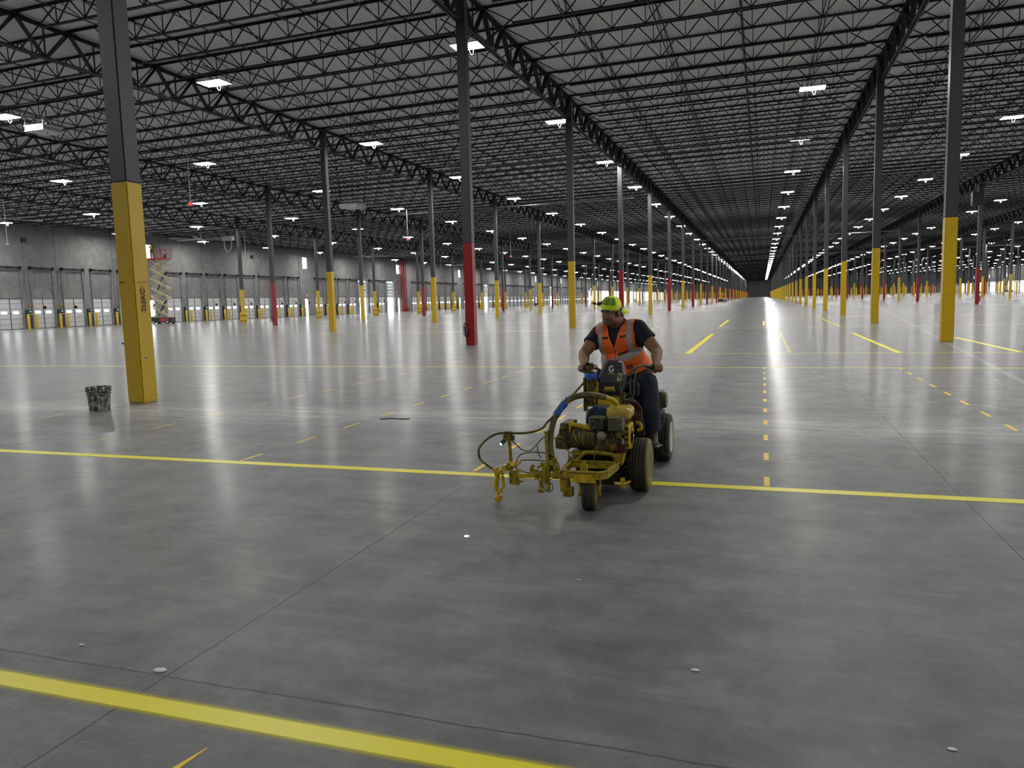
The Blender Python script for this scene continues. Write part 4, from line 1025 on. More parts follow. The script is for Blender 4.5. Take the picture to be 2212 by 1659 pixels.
m.build('paint_drips', M['machy'], mc)
# engine block
WB().bx(-1.24, -1.02, 5.70, 5.95, .352, .52).bx(-1.21, -1.05, 5.66, 5.72, .37, .47).build('crankcase', M['machd'], mc, bevel=.012)
m = WB()
for i in range(6): m.bx(-1.23, -1.10, 5.69, 5.83, .50 + i * .014, .506 + i * .014)
m.build('cooling_fins', M['machd'], mc)
WB().bx(-1.07, -.985, 5.665, 5.80, .355, .455).build('red_shroud', M['redhose'], mc, bevel=.01, label='dark red engine shroud')
WB().bx(-1.012, -.995, 5.655, 5.662, .43, .475).build('warning_label', M['gwhite'], mc)
WB().bx(-1.155, -.962, 5.75, 5.98, .60, .695).build('fuel_tank', M['tank'], mc, bevel=.03, label='cream-yellow fuel tank')
WB().lathe([(.0, 0), (.036, 0), (.036, .010), (.030, .014), (.030, .024), (0, .026)], (-1.085, 5.80, .690), n=18).build('fuel_cap', M['machy'], mc, smooth=40)
WB().prism([(-1.325, .50), (-1.16, .50), (-1.14, .66), (-1.16, .69), (-1.27, .695), (-1.315, .67), (-1.33, .60)], 5.80, 6.0, 'y').build('blue_cowling', M['mblue'], mc, bevel=.02, label='chipped blue cowling')
q = WB().bx(-1.262, -1.150, 5.62, 5.76, .545, .635).build('muffler', M['machg'], mc, bevel=.012)
q2 = WB().lathe([(.0, 0), (.014, 0), (.014, .004)], (-1.232, 5.617, .588), 'y', 12)
for i in range(5): q2.bx(-1.205, -1.165, 5.616, 5.6205, .562 + i * .013, .566 + i * .013)
q2.bx(-1.245, -1.175, 5.616, 5.6205, .622, .629).build('exhaust_slots', M['blackp'], mc)
WB().tube([(-1.20, 5.66, .55), (-1.19, 5.66, .52), (-1.18, 5.70, .49)], .014, n=8).tube([(-1.15, 5.68, .60), (-1.13, 5.70, .62), (-1.12, 5.72, .58)], .014, n=8).build('exhaust_elbow', M['machd'], mc)
WB().bx(-1.108, -1.000, 5.60, 5.73, .540, .640).bx(-1.112, -.996, 5.596, 5.735, .580, .586).build('air_filter', M['machg'], mc, bevel=.012)
WB().lathe([(0, 0), (.022, .005), (.026, .03), (.024, .06), (0, .065)], (-1.045, 5.66, .47), n=14).bx(-1.09, -1.0, 5.66, 5.72, .50, .545).tube([(-1.07, 5.65, .53), (-1.09, 5.64, .50), (-1.07, 5.64, .47)], .006, n=5).build('carburettor', M['machd'], mc, smooth=40)
WB().ell((-1.165, 5.635, .495), (.036, .030, .036), n=18, m=12).build('white_float', M['gwhite'], mc, smooth=60, label='greyish-white round cap')
WB().tube([(-1.165, 5.605, .49), (-1.19, 5.57, .43), (-1.205, 5.55, .36), (-1.20, 5.53, .27)], .0042, n=6).build('pull_cable', M['cable'], mc)
m = WB()      # recoil starter guard: slotted drum on the right
m.lathe([(.03, 0), (.095, 0), (.095, .012), (.03, .012)], (-.985, 5.83, .455), 'x', 24)
for k in range(12):
    a = 2 * PI * k / 12; m.bar((-.972, 5.83 + math.cos(a) * .03, .455 + math.sin(a) * .03), (-.962, 5.83 + math.cos(a) * .094, .455 + math.sin(a) * .094), .008, .012)
for r_ in (.05, .075): m.lathe([(r_ - .003, .014), (r_ + .003, .014), (r_ + .003, .022), (r_ - .003, .022)], (-.985, 5.83, .455), 'x', 24)
m.build('starter_guard', M['machy'], mc)
m = WB()
for r_ in range(4):
    for c_ in range(3): m.bx(-1.005 + c_ * .012, -.997 + c_ * .012, 5.716, 5.722, .40 + r_ * .042, .425 + r_ * .042)
WB().bx(-1.012, -.966, 5.722, 5.93, .375, .565).build('fan_housing', M['machy'], mc, bevel=.012); m.build('housing_slots', M['blackp'], mc)
# thick hose arching over the engine, taped blue
hp = [(-1.075, 5.80, .715), (-1.10, 5.76, .755), (-1.15, 5.70, .785), (-1.25, 5.63, .812), (-1.36, 5.58, .800), (-1.44, 5.54, .745), (-1.50, 5.50, .640), (-1.525, 5.47, .520), (-1.515, 5.43, .40), (-1.485, 5.40, .30), (-1.455, 5.38, .22)]
WB().tube(hp[:4], .021, n=12).build('hose_elbow', M['machy'], mc, smooth=60); WB().tube(hp[2:], .024, n=12).build('suction_hose', M['hose'], mc, smooth=60, label='thick olive hose arching over the engine')
WB().tube([(-1.425, 5.545, .758), (-1.462, 5.53, .712), (-1.488, 5.51, .67)], [.031, .027, .030], n=10, seg=3).box((-1.41, 5.53, .79), (.012, .01, .03)).box((-1.49, 5.50, .64), (.014, .012, .02)).build('blue_tape_wrap', M['bluetape'], mc, smooth=50)
WB().tube([(-1.39, 6.05, .86), (-1.43, 5.92, .80), (-1.44, 5.72, .77), (-1.47, 5.54, .70), (-1.545, 5.46, .62), (-1.58, 5.42, .575), (-1.68, 5.38, .548), (-1.80, 5.36, .545), (-1.90, 5.35, .542), (-1.99, 5.35, .50), (-2.065, 5.35, .42), (-2.06, 5.35, .34), (-2.0, 5.35, .29), (-1.94, 5.35, .25), (-1.915, 5.35, .225)], .0095, n=8).build('spray_hose', M['hose'], mc, smooth=60)
WB().tube([(-1.53, 5.44, .56), (-1.545, 5.42, .46), (-1.53, 5.39, .35), (-1.50, 5.37, .26)], .010, n=7).build('return_hose', M['hose'], mc, smooth=60)
WB().tube([(-1.44, 5.64, .38), (-1.415, 5.60, .34), (-1.42, 5.55, .29), (-1.45, 5.45, .25)], .005, n=6).tube([(-1.41, 5.60, .33), (-1.40, 5.5, .29), (-1.42, 5.40, .25)], .005, n=6).build('control_cable', M['cable'], mc)
# paint filter cylinder with blue collar
c_ = P_(-1.343, 6.10, .66)
WB().lathe([(0, 0), (.046, 0), (.050, .01), (.050, .225), (0, .225)], c_, n=20).bx(-1.40, -1.385, 6.06, 6.12, .62, .90).bar((-1.302, 6.05, .58), (-1.302, 6.05, .90), .014).bar((-1.325, 6.05, .55), (-1.325, 6.05, .70), .010).bar((-1.37, 6.05, .55), (-1.37, 6.05, .70), .016).build('pump_cylinder', M['machd'], mc, smooth=40)
WB().lathe([(.0, .222), (.053, .222), (.054, .225), (.054, .268), (.052, .272), (0, .272)], c_, n=20).build('blue_collar', M['bluetape'], mc, smooth=40, label='bright blue tape collar')
WB().lathe([(0, .27), (.032, .27), (.034, .285), (.018, .30), (.016, .33), (.022, .335), (.022, .35), (0, .352)], c_, n=14).bx(-1.375, -1.35, 6.07, 6.10, .95, 1.02).bx(-1.37, -1.325, 6.07, 6.11, 1.0, 1.018).tube([(-1.33, 6.1, .985), (-1.305, 6.09, 1.0), (-1.285, 6.1, .97), (-1.29, 6.1, .93)], .005, n=6).build('valve_head', M['machd'], mc, smooth=40)
WB().ell((-1.295, 6.09, .79), (.02, .02, .03)).ell((-1.288, 6.09, .755), (.022, .02, .022)).ell((-1.29, 6.1, .835), (.014, .014, .03)).build('pressure_regulator', M['machy'], mc, smooth=60)
WB().bx(-1.29, -1.10, 6.08, 6.20, .575, .735).build('belt_guard', simple('clean_yellow_cover', (.80, .56, .008), .4, var=.15, spot=(.35, .24, .01), spot_amt=.1, spot_scale=14), mc, bevel=.012, label='bright yellow belt guard')
WB().bx(-1.098, -1.082, 6.07, 6.09, .55, .80).bx(-1.07, -1.055, 6.07, 6.09, .5, .78).build('upright', M['machd'], mc)
# dark cowl with emblem and number
vs = []
for (z, xa, xb, y) in ((.755, -1.275, -1.105, 6.10), (.79, -1.292, -1.075, 6.09), (.86, -1.298, -1.068, 6.10), (.93, -1.275, -1.082, 6.12), (1.015, -1.243, -1.098, 6.155), (1.028, -1.235, -1.105, 6.18)):
    d = .17 if z < 1.0 else .12
    vs.append([P_(xa, y + .02, z), P_(xa + .025, y, z), P_(xb - .025, y, z), P_(xb, y + .02, z), P_(xb, y + d, z), P_(xa, y + d, z)])
m = WB(); n = 6; m.add([p for r_ in vs for p in r_], [(i * n + k, i * n + (k + 1) % n, (i + 1) * n + (k + 1) % n, (i + 1) * n + k) for i in range(5) for k in range(n)] + [tuple(range(n - 1, -1, -1)), tuple(range(5 * n, 6 * n))])
cw = m.build('control_cowl', M['cowl'], mc, bevel=.008, label='glossy dark blue cowl with emblem and number')
def cowly(z): 
    zz = [.755, .79, .86, .93, 1.015, 1.028]; yy = [6.10, 6.09, 6.10, 6.12, 6.155, 6.18]
    return float(np.interp(z, zz, yy))
def decal(polys, name, mat, off=.0035):
    """flat decal laid on the cowl front; polygons in (x, z)"""
    m = WB()
    for pl in polys:
        f = [P_(x, cowly(z) - off, z) for x, z in pl]; b = [P_(x, cowly(z) - off + .003, z) for x, z in pl]; k = len(pl)
        m.add(f + b, [tuple(range(k)), tuple(range(2 * k - 1, k - 1, -1))] + [(i, k + i, k + (i + 1) % k, (i + 1) % k) for i in range(k)])
    return m.build(name, mat, cw)
ex_, ez, R_ = -1.178, .965, .030   # hexagonal G emblem: a cut hexagon ring with an arrow bar
def hx(r, i): a = PI / 6 + i * PI / 3; return (ex_ + r * math.cos(a) * .86, ez + r * math.sin(a))
ring = [[hx(R_, i), hx(R_, i + 1), hx(R_ * .5, i + 1), hx(R_ * .5, i)] for i in (1, 2, 3, 4)]
ring.append([hx(R_, 0), hx(R_, 1), hx(R_ * .5, 1), (ex_ + R_ * .30, ez + R_ * .42)]); ring[-1] = [(ex_ + R_ * .55, ez + R_ * .72), hx(R_, 1), hx(R_ * .5, 1), (ex_ + R_ * .28, ez + R_ * .30)]
ring.append([hx(R_, 5), (ex_ + R_ * .80, ez + R_ * .02), (ex_ + R_ * .05, ez + R_ * .02), (ex_ + R_ * .05, ez - R_ * .20), (ex_ + R_ * .38, ez - R_ * .28)])
decal(ring, 'emblem', M['decalw'])
decal([[(ex_ - .028, .925), (ex_ + .028, .925), (ex_ + .028, .929), (ex_ - .028, .929)]], 'name_strip', M['decal'])
decal([[(-1.127, .868), (-1.093, .868), (-1.087, .93), (-1.121, .93)]], 'number_plate', M['decal'])
nine = text('9', .066, M['ink'], cw, (-1.1075 - RO.x, cowly(.898) - .0062 - RO.y, .897), (math.radians(76), 0, 0), 'number_nine', .0008, .0); nine.scale = (.85, 1.05, 1)
n2 = text('9', .066, M['ink'], cw, (-1.1063 - RO.x, cowly(.898) - .0063 - RO.y, .8975), (math.radians(76), 0, 0), 'number_nine', .0008, .0); n2.scale = (.85, 1.05, 1)
decal([[(-1.235, .785), (-1.14, .785), (-1.15, .822), (-1.225, .822)]], 'lower_plate', M['machy'])
decal([[(-1.225 + i * .016, .79), (-1.215 + i * .016, .79), (-1.213 + i * .016, .80), (-1.223 + i * .016, .80)] for i in range(5)], 'plate_ridges', M['blackp'], .0055)
# handlebars and cables
WB().tube([(-1.10, 6.20, .90), (-1.06, 6.18, .905), (-1.02, 6.18, .915), (-.985, 6.20, .965), (-.93, 6.24, .985), (-.895, 6.28, .975)], .011, n=8).build('handlebar', M['cable'], mc, smooth=60)
WB().tube([(-.915, 6.27, .978), (-.865, 6.32, .962), (-.80, 6.37, .945)], .017, n=10).build('grip', M['blackp'], mc, smooth=60)
WB().tube([(-1.27, 6.2, .94), (-1.33, 6.22, .96), (-1.39, 6.25, .965)], .011, n=8).tube([(-1.385, 6.25, .965), (-1.44, 6.31, .955), (-1.49, 6.36, .945)], .017, n=10).build('grip', M['blackp'], mc, smooth=60)
WB().tube([(-.93, 6.20, .985), (-.88, 6.18, .955), (-.845, 6.18, .915), (-.83, 6.19, .90)], .005, n=6).box((-.828, 6.19, .895), (.014, .014, .014)).build('brake_lever', M['cable'], mc, smooth=60)
for i, pts in enumerate(([(-1.05, 6.1, .92), (-1.085, 6.05, .87), (-1.09, 6.05, .80), (-1.07, 6.05, .76)], [(-.97, 6.2, .97), (-.985, 6.1, .88), (-.985, 6.08, .78), (-1.0, 6.08, .735), (-1.04, 6.07, .715), (-1.10, 6.05, .74), (-1.15, 6.05, .755)],
        [(-1.03, 6.15, .93), (-1.0, 6.1, .96), (-.96, 6.12, .985), (-.93, 6.18, .99)], [(-1.06, 6.1, .85), (-1.03, 6.08, .85), (-1.01, 6.1, .90)])):
    WB().tube(pts, .0055, n=6).build('control_cable', M['cable'], mc, smooth=60)
m = WB()
for i in range(4): m.tube([(-1.06 + i * .012, 6.12 + i * .02, .71), (-1.01 + i * .014, 6.14, .68), (-.985 + i * .016, 6.15, .60), (-1.0 + i * .014, 6.1, .52), (-1.05, 6.05, .48)], .011, n=8)
m.build('hose_bundle', M['redhose'], mc, smooth=60, label='coil of dark red hoses')
WB().tube([(-.96, 6.05, .54), (-.925, 6.02, .53), (-.92, 6.02, .49), (-.95, 6.02, .48)], .014, n=8).build('hose_hook', M['machy'], mc, smooth=60)
WB().tube([(-.935, 6.16, .56), (-.93, 6.2, .48), (-.94, 6.25, .40)], .012, n=8).build('blue_hose', simple('blue_hose', (.01, .025, .12), .4), mc, smooth=60)
WB().ell((-1.02, 6.36, .80), (.055, .05, .06)).lathe([(.05, -.08), (.052, 0)], (-1.02, 6.36, .80), n=16).build('air_horn', M['blackp'], mc, smooth=60)

# spray arm to the left with clamps, posts, guns
m = WB().bar((-1.40, 5.37, .238), (-1.80, 5.36, .215), .030, .034)
m.build('spray_arm', M['machy'], mc, bevel=.003)
m = WB().bx(-1.815, -1.765, 5.335, 5.385, .150, .262).bx(-1.822, -1.808, 5.33, 5.39, .16, .25).cyl((-1.76, 5.345, .19), (-1.725, 5.335, .175), .008, n=8).bar((-1.745, 5.33, .205), (-1.745, 5.33, .15), .012).bar((-1.765, 5.34, .178), (-1.71, 5.33, .182), .012)
m.bx(-1.66, -1.60, 5.345, 5.375, .245, .275).bar((-1.655, 5.35, .27), (-1.625, 5.34, .312), .022).bx(-1.62, -1.59, 5.33, 5.38, .20, .25).build('arm_clamp', M['mach'], mc, bevel=.003)
WB().bar((-1.806, 5.355, .27), (-1.822, 5.36, .50), .022).build('laser_post', M['mach'], mc, bevel=.003)
m = WB().bx(-1.86, -1.80, 5.33, 5.38, .495, .535).bx(-1.85, -1.835, 5.33, 5.36, .535, .56).bx(-1.822, -1.807, 5.33, 5.37, .535, .562).bx(-1.805, -1.78, 5.34, 5.37, .49, .53).cyl((-1.845, 5.35, .50), (-1.872, 5.315, .468), .016, n=12)
q = m.build('laser_pointer', M['machd'], mc, bevel=.002)
WB().cyl((-1.8725, 5.3145, .4675), (-1.8745, 5.312, .4655), .010, n=12).build('laser_lens', M['green_led'], q)
WB().bar((-1.52, 5.37, .24), (-1.535, 5.37, .565), .020).build('rear_post', M['mach'], mc, bevel=.003)
m = WB().bar((-1.69, 5.25, .365), (-1.745, 5.29, .325), .012).bar((-1.745, 5.29, .330), (-1.90, 5.36, .245), .022, .018).bx(-1.83, -1.775, 5.31, 5.36, .288, .325).bx(-1.865, -1.83, 5.30, 5.35, .262, .305).bar((-1.70, 5.25, .35), (-1.76, 5.30, .30), .012).cyl((-1.79, 5.30, .31), (-1.755, 5.27, .315), .010, n=8)
m.cyl((-1.765, 5.31, .30), (-1.73, 5.33, .25), .007, n=6).bx(-1.835, -1.80, 5.34, 5.37, .255, .30).build('gun_bracket', M['machy'], mc, bevel=.002)
g = WB().box((-1.905, 5.352, .245), (.075, .05, .022), Matrix.Rotation(.45, 3, 'Y')).box((-1.935, 5.35, .262), (.05, .04, .020), Matrix.Rotation(-.4, 3, 'Y')).box((-1.925, 5.35, .225), (.03, .035, .03)).cyl((-1.918, 5.35, .222), (-1.937, 5.35, .13), .017, .022, n=12).cyl((-1.937, 5.35, .13), (-1.925, 5.35, .09), .020, .012, n=12)
g.bar((-1.88, 5.35, .215), (-1.872, 5.35, .12), .020).bar((-1.872, 5.35, .13), (-1.905, 5.35, .085), .016).bar((-1.90, 5.35, .115), (-1.885, 5.35, .085), .014).cyl((-1.918, 5.35, .09), (-1.918, 5.35, .055), .016, .013, n=12)
gun = g.build('spray_gun', M['machy'], mc, bevel=.003, label='bright yellow spray gun at the arm tip')
WB().lathe([(.010, -.012), (.022, -.012), (.030, .006), (.026, .014), (.010, .014)], (-1.918, 5.335, .034), 'y', 10).box((-1.935, 5.345, .03), (.016, .03, .04)).box((-1.895, 5.345, .045), (.014, .03, .035)).build('tip_guard', simple('orange_tip', (.62, .36, .015), .4), gun)
WB().ell((-1.938, 5.34, .16), (.014, .012, .045), n=10, m=8).build('gun_trigger', simple('wet_yellow', (.80, .68, .01), .2), gun, smooth=60)
m = WB().bx(-1.575, -1.50, 5.34, 5.40, .295, .33).bx(-1.56, -1.53, 5.33, 5.36, .18, .30).bar((-1.58, 5.35, .27), (-1.565, 5.34, .13), .014).bx(-1.60, -1.555, 5.33, 5.36, .10, .125).bx(-1.585, -1.56, 5.33, 5.36, .13, .20).cyl((-1.52, 5.35, .30), (-1.52, 5.35, .14), .014, n=10)
m.bx(-1.53, -1.505, 5.33, 5.37, .12, .17).bar((-1.60, 5.35, .29), (-1.54, 5.35, .32), .016).bx(-1.48, -1.455, 5.35, 5.38, .27, .37).bx(-1.475, -1.42, 5.34, 5.40, .21, .27).bar((-1.50, 5.35, .33), (-1.45, 5.36, .36), .014).bx(-1.50, -1.47, 5.34, 5.37, .31, .35).build('second_gun', M['mach'], mc, bevel=.002)
m = WB()
for (cx, cz, r_) in ((-1.515, .245, .045), (-1.515, .145, .036), (-1.54, .235, .038)): m.tube([(cx + r_ * math.cos(a), 5.345, cz + r_ * math.sin(a)) for a in [i * PI / 4 for i in range(9)]], .004, n=5, seg=3)
for pts in (([(-1.80, 5.35, .50), (-1.77, 5.36, .46), (-1.71, 5.36, .415), (-1.65, 5.36, .42), (-1.60, 5.36, .47), (-1.55, 5.37, .52), (-1.50, 5.38, .53), (-1.46, 5.4, .50)]),
            ([(-1.765, 5.33, .31), (-1.74, 5.34, .375), (-1.68, 5.35, .40), (-1.60, 5.36, .405), (-1.52, 5.37, .395), (-1.47, 5.38, .37)]), ([(-1.70, 5.29, .355), (-1.65, 5.32, .352), (-1.60, 5.35, .345), (-1.54, 5.36, .34)]),
            ([(-1.76, 5.34, .275), (-1.70, 5.35, .25), (-1.66, 5.35, .245)]), ([(-1.60, 5.36, .46), (-1.595, 5.36, .40), (-1.57, 5.36, .36)]), ([(-1.47, 5.37, .37), (-1.44, 5.38, .30), (-1.45, 5.38, .25)])): m.tube(pts, .0048, n=6)
m.build('trigger_cable', M['hose'], mc, smooth=60)
WB().bx(-1.42, -1.36, 5.32, 5.42, .12, .25).bx(-1.40, -1.33, 5.33, 5.40, .08, .15).cyl((-1.385, 5.31, .11), (-1.385, 5.33, .11), .014, n=8).build('arm_mount', M['mach'], mc, bevel=.005)
WB().tube([(-1.05, 5.55, .15), (-1.0, 5.62, .13), (-.97, 5.75, .12)], .012, n=7).bx(-1.02, -.99, 5.6, 5.65, .10, .17).build('brake_pedal', M['machy'], mc, smooth=50)

# ride-on trailer: drawbar, footboard, body, seat
WB().bar((-1.2, 6.05, .30), (-1.2, 6.9, .27), .06, .05).bar((-.96, 6.35, .26), (-.96, 7.3, .27), .04).bar((-1.40, 6.35, .26), (-1.40, 7.3, .27), .04).cyl((-1.46, 7.13, .226), (-.9, 7.13, .226), .025, n=10).build('trailer_frame', M['blackp'], mc)
WB().prism([(6.30, .285), (6.62, .245), (6.62, .255), (6.30, .297)], -1.02, -.83, 'x').prism([(6.30, .285), (6.62, .245), (6.62, .255), (6.30, .297)], -1.48, -1.28, 'x').build('footboard', M['machg'], mc)
WB().bar((-.84, 6.30, .29), (-.84, 6.66, .24), .014).bar((-.84, 6.66, .24), (-.84, 6.66, .15), .014).cyl((-.86, 6.6, .17), (-.80, 6.6, .17), .012, n=8).bx(-.98, -.86, 6.28, 6.31, .17, .28).build('foot_guard', M['blackp'], mc)
WB().bx(-1.33, -.99, 6.72, 7.35, .30, .56).prism([(6.70, .30), (6.80, .56), (6.95, .56), (6.95, .30)], -1.30, -1.02, 'x').bx(-1.22, -1.08, 6.25, 6.6, .35, .72).build('trailer_body', M['blackp'], mc, bevel=.02)
WB().bx(-.998, -.93, 6.66, 6.70, .475, .50).build('reflector', M['white'], mc)
WB().bx(-1.36, -.98, 6.72, 7.12, .56, .66).prism([(7.06, .64), (7.20, .95), (7.27, .94), (7.16, .60)], -1.34, -1.0, 'x').build('seat', M['blackp'], mc, bevel=.03)
WB().lathe([(0, 0), (.06, 0), (.075, .01), (.075, .05), (.05, .06), (0, .06)], (-.90, 7.12, .58), 'x', 16).bx(-.95, -.88, 7.05, 7.22, .50, .66).build('drive_motor', M['machg'], mc, smooth=40)
# ------------------------------------------------------------------ the worker riding the machine
t = NT('skin'); v = t.obj(); t.set(col=t.mix(t.noise(v, 22, 4), (.235, .118, .062), (.33, .172, .096)), rough=.5, sss=.0); M['skin'] = t.mat
M['hair'] = simple('dark_hair', (.012, .009, .008), .6); M['shirt'] = simple('navy_tee', (.008, .011, .022), .85, var=.3)
M['beard'] = simple('stubble', (.10, .055, .04), .7, var=.3, scale=60)
M['neon'] = simple('neon_yellow_green', (.80, 1.0, .02), .6, var=.06, scale=60)
t = NT('neon_mesh'); v = t.obj(); t.set(col=t.mix(t.ramp(t.noise(v, 260, 2), .45, .55), (.14, .24, .035), (.26, .42, .05)), rough=.8); M['capmesh'] = t.mat
t = NT('blue_denim'); v = t.obj(); f = t.noise(v, 9, 6, .7); t.set(col=t.mix(t.ramp(f, .35, .7), (.008, .012, .024), (.024, .036, .062)), rough=.8); t.bump(t.noise(v, 9, 4, .55, 1.2), .4, .03); M['denim'] = t.mat
M['boot'] = simple('brown_leather', (.050, .028, .018), .55, var=.3, scale=25)
M['sole'] = simple('dark_sole', (.015, .013, .012), .7); M['eyew'] = simple('eye_white', (.30, .27, .25), .3); M['iris'] = simple('dark_iris', (.01, .007, .005), .2)
M['lip'] = simple('lips', (.23, .085, .065), .5); M['silver'] = simple('reflective_silver', (.40, .42, .42), .35, .35)

man = empty('person', (0, 0, 0), 0, 'seated worker in orange safety vest, navy tee and neon backwards cap gripping the handlebar', 'person')
man.location = RO
def off(v): return Vector(v) - RO
def organic(mb, name, mat, parent, voxel, smooth=6, shift=True, mw=None):
    """fuses overlapping volumes into one continuous surface"""
    if shift: mb.v = [tuple(off(v)) for v in mb.v]
    me = mb.mesh(name, mat); o = bpy.data.objects.new(name, me); COL.objects.link(o)
    r = o.modifiers.new('r', 'REMESH'); r.mode = 'VOXEL'; r.voxel_size = voxel; r.use_smooth_shade = True
    if smooth: s = o.modifiers.new('s', 'SMOOTH'); s.factor = .5; s.iterations = smooth
    dg = bpy.context.evaluated_depsgraph_get(); dg.update()
    m2 = bpy.data.meshes.new_from_object(o.evaluated_get(dg)); m2.name = name
    bpy.data.objects.remove(o); m2.materials.clear(); m2.materials.append(mat)
    m2.polygons.foreach_set('use_smooth', [True] * len(m2.polygons))
    o = bpy.data.objects.new(name, m2); COL.objects.link(o); o.parent = parent; return o
def limb(m, pts, rad, n=16):
    for i in range(len(pts) - 1):
        a, b = Vector(pts[i]), Vector(pts[i + 1]); m.cyl(a, b, rad[i], rad[i + 1], n=n)
    for p, r_ in zip(pts, rad): m.ell(p, (r_, r_, r_), n=n, m=8)
    return m
def frame(o, right, up):
    u = Vector(up).normalized(); s_ = Vector(right); s_ = (s_ - u * s_.dot(u)).normalized(); f = u.cross(s_)
    if f.y > 0: f = -f
    return Vector(o), s_, f, u
# torso frame: s to the viewer's right, f forward, u up the spine
TO, TS, TF, TU = frame((-1.13, 6.90, .70), (.36, -.085, .05), (-.095, -.20, .57))
def T(s_, f, u): return TO + TS * s_ + TF * f + TU * u
TR = Matrix((TS, TF, TU)).transposed()
US = 1.19
torso_parts = [((0, 0, .02), (.185, .15, .12)), ((0, .035, .15), (.200, .165, .15)), ((0, .03, .27), (.188, .150, .15)), ((0, .015, .40), (.190, .125, .15)), ((-.09, .03, .43), (.095, .10, .10)), ((.09, .03, .43), (.095, .10, .10)),
               ((-.13, 0, .515), (.075, .072, .060)), ((.13, 0, .515), (.075, .072, .060)), ((0, -.01, .53), (.10, .075, .06))]
torso_parts = [((c[0] * 1.08, c[1], c[2] * US), (r_[0] * 1.05, r_[1], r_[2] * (1.12 if c[2] < .45 else 1.0))) for c, r_ in torso_parts]
def torso(m, grow=0.0):
    for c, r_ in torso_parts: m.ell(T(*c), tuple(a + grow for a in r_), TR, n=24, m=16)
    return m
shR, shL = T(.196, 0, .595), T(-.196, 0, .580)     # shoulder joints: viewer's right, viewer's left
elR, haR = Vector((-.865, 6.60, 1.075)), Vector((-.845, 6.37, .975))
elL, haL = Vector((-1.515, 6.60, 1.055)), Vector((-1.455, 6.36, .965))
# head frame: face turned to the viewer's left and down
HO = Vector((-1.262, 6.615, 1.425)); HF = Vector((-.50, -.84, -.20)).normalized(); HU = Vector((-.02, -.22, .97)); HU = (HU - HF * HU.dot(HF)).normalized(); HS = HF.cross(HU)
if HS.x < 0: HS = -HS
def Hd(s_, f, u): return HO + HS * s_ + HF * f + HU * u
HR = Matrix((HS, HF, HU)).transposed()
t = NT('skin_stubbled'); v = t.obj(); q = t.new('ShaderNodeVectorMath', operation='DISTANCE'); t.l.new(v, q.inputs[0]); q.inputs[1].default_value = tuple(Hd(0, .055, -.088) - RO)
c = t.mix(t.noise(v, 22, 4), (.235, .118, .062), (.33, .172, .096)); c = t.mix(t.math('MULTIPLY', t.ramp(q.outputs['Value'], .075, .04), t.ramp(t.noise(v, 320, 2), .3, .7, .35, .8)), c, (.07, .04, .028)); t.set(col=c, rough=.62); M['skin2'] = t.mat
b = MB()
torso(b, -.012)
neck0 = T(0, -.02, .62); limb(b, [neck0, Hd(0, -.02, -.055)], [.074, .066])
b.ell(Hd(0, -.012, .03), (.078, .098, .095), HR, 28, 20)              # cranium
b.ell(Hd(0, .028, -.035), (.066, .062, .080), HR, 24, 16)             # face
b.ell(Hd(0, .050, -.085), (.050, .042, .032), HR)                     # jaw and chin
b.ell(Hd(0, .077, -.098), (.022, .014, .016), HR)
for sg in (-1, 1):
    b.ell(Hd(sg * .040, .050, -.030), (.027, .030, .028), HR)         # cheek
    b.ell(Hd(sg * .054, .018, -.066), (.024, .048, .036), HR)         # jaw corner
    b.ell(Hd(sg * .030, .080, .020), (.026, .012, .0085), HR)         # brow
    b.ell(Hd(sg * .079, -.005, -.010), (.010, .020, .032), HR)        # ear
    b.ell(Hd(sg * .012, .092, -.032), (.010, .011, .009), HR)         # nostril
    b.ell(Hd(sg * .030, .079, -.004), (.013, .006, .004), HR)         # lower lid
limb(b, [Hd(0, .084, .010), Hd(0, .098, -.012), Hd(0, .106, -.028)], [.009, .011, .0125], 10)   # nose
b.ell(Hd(0, .088, -.060), (.025, .012, .007), HR); b.ell(Hd(0, .085, -.073), (.021, .011, .007), HR)
def hand(m, wrist, grip_c, axis, palm_dir, side):
    """fist closed round a bar: palm, four bent fingers of different length, thumb from the side of the palm"""
    ax = Vector(axis).normalized(); pd = Vector(palm_dir); pd = (pd - ax * pd.dot(ax)).normalized(); q = ax.cross(pd)
    if q.z < 0: q = -q
    C = Vector(grip_c)
    pc = C - pd * -.030
    back = C + pd * .034
    m.ell(back + q * .004, (.040, .020, .038), Matrix((ax, pd, q)).transposed(), 16, 12)
    limb(m, [Vector(wrist), back - pd * .004], [.028, .027], 14)
    for i, (o_, L_) in enumerate(((-.032, .92), (-.011, 1.0), (.011, .97), (.031, .84))):
        base = back + ax * o_ + q * .026 - pd * .006; r_ = .0105 - .0006 * i
        k1 = C + ax * o_ + q * .034 * L_; k2 = C + ax * o_ - pd * .030 * L_ + q * .016; k3 = C + ax * o_ - pd * .026 * L_ - q * .014; tip = C + ax * o_ - pd * .006 - q * .028 * L_
        limb(m, [base, k1, k2, k3, tip], [r_ * 1.1, r_ * 1.05, r_, r_ * .92, r_ * .85], 10)
    t0 = back + ax * side * .034 - q * .010; t1 = C + ax * side * .045 - q * .026 + pd * .010; t2 = C + ax * side * .026 - q * .034 - pd * .010; t3 = C + ax * side * .006 - q * .030 - pd * .024
    limb(m, [t0, t1, t2, t3], [.016, .0135, .012, .010], 10)
gR = Vector((-.832, 6.345, .953)); gL = Vector((-1.462, 6.335, .950))
hand(b, elR + (haR - elR) * .92, gR, (.065, .05, -.017), (.15, .9, .45), -1)
hand(b, elL + (haL - elL) * .92, gL, (-.05, .05, -.01), (-.1, .9, .45), -1)
